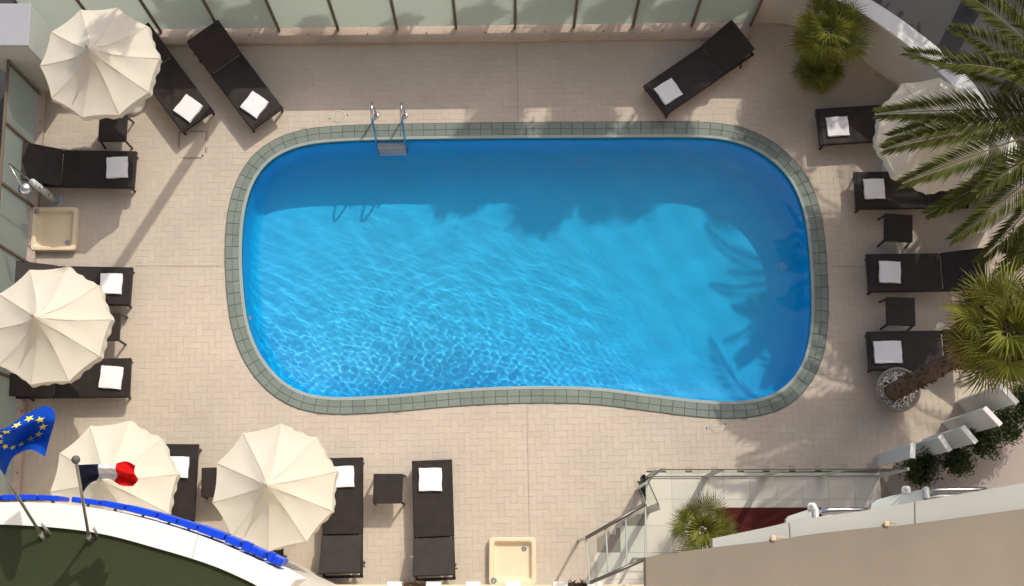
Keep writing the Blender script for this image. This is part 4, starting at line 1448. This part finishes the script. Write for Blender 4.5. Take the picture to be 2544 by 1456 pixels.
def date_palm(name, ground, h, specs, extra, label, seed, trunk_r=0.17, scale=1.0, group=None):
    t = empty(name, (ground.x, ground.y, -0.05))
    tag(t, label, 'palm tree', group)
    tm = MB()
    pts = [(0, 0, h * k / 14) for k in range(15)]
    tm.tube(pts, [trunk_r * (1.15 - 0.25 * k / 14) * (1 + 0.06 * (k % 2)) for k in range(15)], 12)
    tm.build('trunk', M_bark, t)
    MB().lathe([(0.0, -.35), (trunk_r * 1.1, -.3), (trunk_r * 1.7, 0.0), (trunk_r * 1.2, 0.25), (0.0, 0.4)], (0, 0, h), 12, cap=False).build('crown_shaft', M_bark, t)
    r_ = np.random.RandomState(seed)
    rows = [(az, k, 0.0) for az, k in specs]
    for i in range(extra):
        rows.append((r_.uniform(0, 360), r_.randint(5), r_.uniform(-12, 10)))
    for az, k, tl in rows:
        o = obj('frond', FR[k], t, (0.12 * math.cos(R(az)), 0.12 * math.sin(R(az)), h + 0.12), (r_.uniform(-.2, .2), R(tl), R(az)))
        s = scale * r_.uniform(0.92, 1.08)
        o.scale = (s, s, s)
    return t
g = P(2700, 290, 3.9)
date_palm('date_palm', g, 3.9, [(180, 0), (164, 4), (152, 1), (190, 0), (203, 4), (232, 0), (140, 4), (172, 1), (215, 1), (128, 0), (246, 2), (110, 4), (262, 0), (178, 3), (212, 0), (222, 4), (240, 4), (252, 1)], 7,
          'large date palm at the right edge with fronds arching over the parasol', 8, scale=1.02)

# fan palms
def fan_mesh(seed, n=26, L=0.46, pet=0.5, spread=R(235), material=None):
    r_ = np.random.RandomState(seed)
    mb = MB()
    mb.tube([(0, 0, 0), (pet * .5, 0, 0.015), (pet, 0, 0)], [0.011, 0.008, 0.006], 5, mi=1)
    nf = len(mb.f)
    tn = [0.5] * nf
    c = Vector((pet, 0, 0))
    for i in range(n):
        a = -spread / 2 + spread * i / (n - 1)
        l = L * (0.80 + 0.20 * math.cos(a * .75)) * r_.uniform(0.88, 1.08)
        hw = spread / (n - 1) * 0.5
        dr = lambda an, s_, z: c + Vector((math.cos(an) * s_, math.sin(an) * s_, z))
        droop = -0.14 * l * r_.uniform(0.0, 2.2)
        w1 = hw * 0.62
        z1 = 0.05 * math.cos(a) - 0.015
        mb.add([c, dr(a - w1, l * .5, z1), dr(a, l * .52, z1 + .022), dr(a + w1, l * .5, z1), dr(a + r_.normal() * .03, l, z1 + droop)],
               [(0, 1, 2), (0, 2, 3), (1, 4, 2), (2, 4, 3)])
        tn += [r_.rand()] * 4
    me = mb.mesh('fan_leaf', [material or M_fan, M_rachis])
    at = me.attributes.new('tone', 'FLOAT', 'FACE')
    at.data.foreach_set('value', tn)
    return me
FAN = [fan_mesh(s) for s in (1, 2, 3, 4)]
FANS = [fan_mesh(s, 22, 0.50, 0.16, R(260)) for s in (7, 8, 9, 10)]
FAND = [fan_mesh(s, 22, 0.42, material=M_fandry) for s in (5, 6)]
def fan_palm(name, ground, crowns, label, scale=1.0, nleaf=46, dry=6, seed=1, group=None, trunk_r=0.10, z0=-0.02, up_bias=0.15):
    t = empty(name, (ground.x, ground.y, z0))
    tag(t, label, 'palm tree', group)
    r_ = np.random.RandomState(seed)
    for (cx, cy, ch, cs) in crowns:
        pts = [(cx * (k / 8) ** 1.3, cy * (k / 8) ** 1.3, ch * k / 8) for k in range(9)]
        tr = MB().tube(pts, [trunk_r * (1.05 - .3 * k / 8) for k in range(9)], 12).build('trunk', M_bark, t)
        sc_ = MB()
        for k in range(int(90 * ch)):                       # old leaf bases left on the stem
            q = r_.uniform(0.03, 0.97); an = k * 2.39996
            c_ = Vector((cx * q ** 1.3, cy * q ** 1.3, ch * q))
            d_ = Vector((math.cos(an), math.sin(an), 0)); e_ = Vector((-math.sin(an), math.cos(an), 0))
            rr_ = trunk_r * (1.0 - .28 * q); wd = trunk_r * r_.uniform(.14, .26)
            sc_.add([c_ + d_ * rr_ * .8 - e_ * wd, c_ + d_ * rr_ * .8 + e_ * wd, c_ + d_ * rr_ * r_.uniform(1.15, 1.55) + Vector((0, 0, r_.uniform(.05, .13))), c_ + d_ * rr_ * .9 + Vector((0, 0, .06))], [(0, 1, 2), (1, 3, 2), (3, 0, 2)])
        tag(sc_.build('leaf_bases', M_bark, tr), kind='stuff')
        rows = []
        for i in range(nleaf):
            q = (i + 0.5) / nleaf
            el = math.asin(max(-.62, min(.99, 1 - 1.55 * q + r_.normal() * .06)))
            rows.append((i * 2.39996 + r_.normal() * .2, el, False))
        for i in range(dry):
            rows.append((r_.uniform(0, 6.28), r_.uniform(-1.0, -0.35), True))
        for az, el, d_ in rows:
            me = (FAND if d_ else (FANS if (el > 0.55 or r_.rand() < 0.15) else FAN))[r_.randint(2 if d_ else 4)]
            if el > 0.9: el = r_.uniform(0.55, 0.95)
            o = obj('fan_leaf', me, t, (cx, cy, ch + 0.02))
            M_ = Matrix.Rotation(az, 3, 'Z') @ Matrix.Rotation(-el, 3, 'Y') @ Matrix.Rotation(r_.normal() * .35, 3, 'X')
            o.rotation_euler = M_.to_euler()
            s = scale * cs * r_.uniform(0.82, 1.12)
            o.scale = (s, s, s)
    return t
g = P(2012, 186)
c1 = P(2058, 80, 1.55) - g
c2 = P(2040, 165, 0.95) - g
fan_palm('fan_palm', g, [(c1.x, c1.y, 1.55, 0.78), (c2.x, c2.y, 0.85, 0.52)], 'bushy green fan palm in front of the curved white wall', 1.08, 40, 5, 3)
g = P(2222, 972, 0.4)
c1 = P(2480, 832, 4.3) - g
fan_palm('fan_palm', Vector((g.x, g.y, 0.0)), [(c1.x, c1.y, 4.3, 1.04)], 'tall fan palm with fibrous trunk in the round pebble pot at right', 1.0, 46, 16, 5, trunk_r=0.15, z0=0.30)
g = P(1752, 1335, 0.0)
c1 = P(1745, 1318, 0.9) - g
fan_palm('fan_palm', g, [(c1.x, c1.y, 0.9, 0.72)], 'yellow green fan palm beside the red carpet at the canopy roof edge', 1.0, 30, 1, 7, trunk_r=0.05)

# round pot with white pebbles
p = P(2231, 968, 0.35)
pot = empty('round_planter', (p.x, p.y, 0.002))
tag(pot, 'round concrete planter bowl filled with white pebbles at right', 'planter')
MB().lathe([(0.0, 0.0), (0.27, 0.0), (0.36, 0.30), (0.385, 0.36), (0.385, 0.385), (0.345, 0.385), (0.33, 0.33), (0.0, 0.31)], (0, 0, 0), 36, cap=False).build('bowl', M_pot, pot, True)
MB().lathe([(0.0, 0.325), (0.332, 0.325)], (0, 0, 0), 30, cap=False).build('soil', M_soil, pot)
r_ = np.random.RandomState(2)
pv, pf, pt_ = [], [], []
for i in range(420):
    a, q = r_.uniform(0, 6.28), 0.33 * math.sqrt(r_.uniform(0.12, 0.97))
    s = r_.uniform(0.010, 0.021)
    cx, cy = q * math.cos(a), q * math.sin(a)
    k = len(pv)
    for d_ in ((1, 0, 0), (-1, 0, 0), (0, 1, 0), (0, -1, 0), (0, 0, 1), (0, 0, -1)):
        e = np.array(d_) * s * r_.uniform(.7, 1.3) * np.array([1, 1, .7])
        pv.append((cx + e[0], cy + e[1], 0.335 + e[2]))
    for f in ((0, 2, 4), (2, 1, 4), (1, 3, 4), (3, 0, 4), (2, 0, 5), (1, 2, 5), (3, 1, 5), (0, 3, 5)):
        pf.append(tuple(k + x for x in f)); pt_.append(0)
    tone = r_.rand()
    pt_[-8:] = [tone] * 8
tag(obj('pebbles', tone_mesh('pebbles', pv, pf, pt_, M_pebble), pot), kind='stuff')

# ------------------------------------------------------------------ trees standing beyond the fence and wall, outside the picture; their shade falls into it
SHX = Vector((math.sin(SUN_AZ), math.cos(SUN_AZ), 0)) / math.tan(SUN_EL)
TREE = [tone_mesh('crown', *leaf_cloud(3400, 1.0, 1.0, 0.8, 0.095, 60 + q, 0.3, 30, 0.17), M_treeleaf) for q in range(3)]
def shade_tree(px, py, zs, z, r, label, k, group='broadleaf trees beyond the glass fence'):
    """tree whose crown shades the photo point (px, py) at height zs"""
    p = P(px, py, zs) + SHX * (z - zs)
    t = empty('broadleaf_tree', (p.x, p.y, -0.06), k * 0.9)
    tag(t, label, 'tree', group)
    o = obj('crown', TREE[k % 3], t, (0, 0, z)); o.scale = (r, r, r)
    MB().tube([(0, 0, 0), (0.05, 0.03, z * .5), (0, 0, z)], [0.13, 0.10, 0.05], 8).build('trunk', M_bark, t)
    for q in range(5):
        a = q * 1.256 + k
        MB().tube([(0.03, 0.02, z * .62), (math.cos(a) * r * .35, math.sin(a) * r * .35, z * .85), (math.cos(a) * r * .7, math.sin(a) * r * .7, z + r * .15)], [0.05, 0.035, 0.012], 6).build('limb', M_bark, t)
TR = []
for i, (px, py, zs, z, r) in enumerate(((1120, 515, -1, 5.6, 0.48), (1325, 540, -1, 6.2, 0.55), (1468, 535, -1, 5.4, 0.36), (1640, 340, 0, 5.8, 0.6), (1230, 318, 0, 5.0, 0.55), (1430, 320, 0, 5.2, 0.6),
                                        (270, 95, 2.2, 6.0, 0.42), (215, 175, 2.2, 5.6, 0.30), (470, 25, 1.0, 4.0, 0.55), (610, 10, 0.9, 4.2, 0.5), (780, 45, 0.5, 3.8, 0.3), (1000, 40, 0.5, 3.6, 0.32), (1190, 20, 0.8, 4.2, 0.5), (1370, 15, 1.0, 4.4, 0.6), (1530, 20, 0.9, 4.0, 0.5), (1690, 25, 0.8, 4.2, 0.55), (1800, 20, 0.9, 4.4, 0.5))):
    TR.append((P(px, py, zs) + SHX * (z - zs), px, py, zs, z, r, i))
ORD = 'first second third fourth fifth sixth seventh eighth ninth tenth eleventh twelfth thirteenth fourteenth fifteenth sixteenth seventeenth'.split()
for k, (q, px, py, zs, z, r, i) in enumerate(sorted(TR, key=lambda e: e[0].x)):
    shade_tree(px, py, zs, z, r, 'broadleaf tree behind the frosted glass fence, %s from the left' % ORD[k], i)
for i, (px, py, z, r) in enumerate(((2200, 800, 5.2, 1.0), (2080, 185, 4.6, 1.2), (1960, 90, 4.2, 1.0), (1900, 270, 4.8, 0.5))):
    shade_tree(px, py, 0, z, r, 'broadleaf tree behind the curved white wall, ' + ('by the date palm', 'largest, beyond the fan palm', 'nearest the glass fence', 'smallest and tallest')[i], i + 1, 'broadleaf trees beyond the curved wall')
p = P(2050, 660, -0.9) + SHX * 5.5
date_palm('date_palm', Vector((p.x, p.y, 0)), 4.6, [], 26, 'tall date palm beyond the curved wall, shading the right end of the pool', 12, scale=0.72)

# ------------------------------------------------------------------ the hotel front the picture is taken from, behind the camera
ht = empty('hotel_tower', (0, -1.6, 0))
tag(ht, 'cream hotel front rising behind the viewpoint above the pool terrace', 'building')
M_facade = mat('cream_facade_render', (0.82, 0.70, 0.54), 0.85, 0.05, 2.0)
M_window = mat('dark_window_glass', (0.03, 0.04, 0.045), 0.08, spec=0.6)
MB().box((0, -4.0, 15.0), (44, 8.0, 30.0)).build('wall', M_facade, ht)
sm = MB().box((0, 0.40, 0), (44, 0.80, 0.18), bev=0.02).mesh('balcony_slab', M_facade)
wm = MB().box((0, 0.0, 0), (1.7, 0.06, 2.0)).mesh('window', M_window)
for fl in range(3, 10):
    if fl != 8: obj('balcony_slab', sm, ht, (0, 0, fl * 3.0))
    for k in range(11):
        obj('window', wm, ht, (-20 + k * 4.0, 0.0, fl * 3.0 + 1.2))

# tall street lamp beyond the fence; its shadow crosses the left deck
p = P(390, 518)
fy = P(400, 80).y + 0.9
q = p + SHX.normalized() * ((fy - p.y) / SHX.normalized().y)
lp = empty('street_lamp', (q.x, q.y, -0.06))
tag(lp, 'tall street lamp post standing behind the frosted glass fence', 'street lamp')
MB().tube([(0, 0, 0), (0, 0, 4.0), (0, 0, 8.5)], [0.11, 0.10, 0.085], 12).build('post', M_pole, lp, True)
MB().tube([(0, 0, 8.4), (0.1, 0.5, 8.8), (0.2, 1.3, 8.9)], 0.04, 8).build('arm', M_pole, lp, True)
MB().box((0.24, 1.55, 8.88), (0.22, 0.6, 0.12), bev=0.04).build('lamp_head', M_metalgrey, lp)
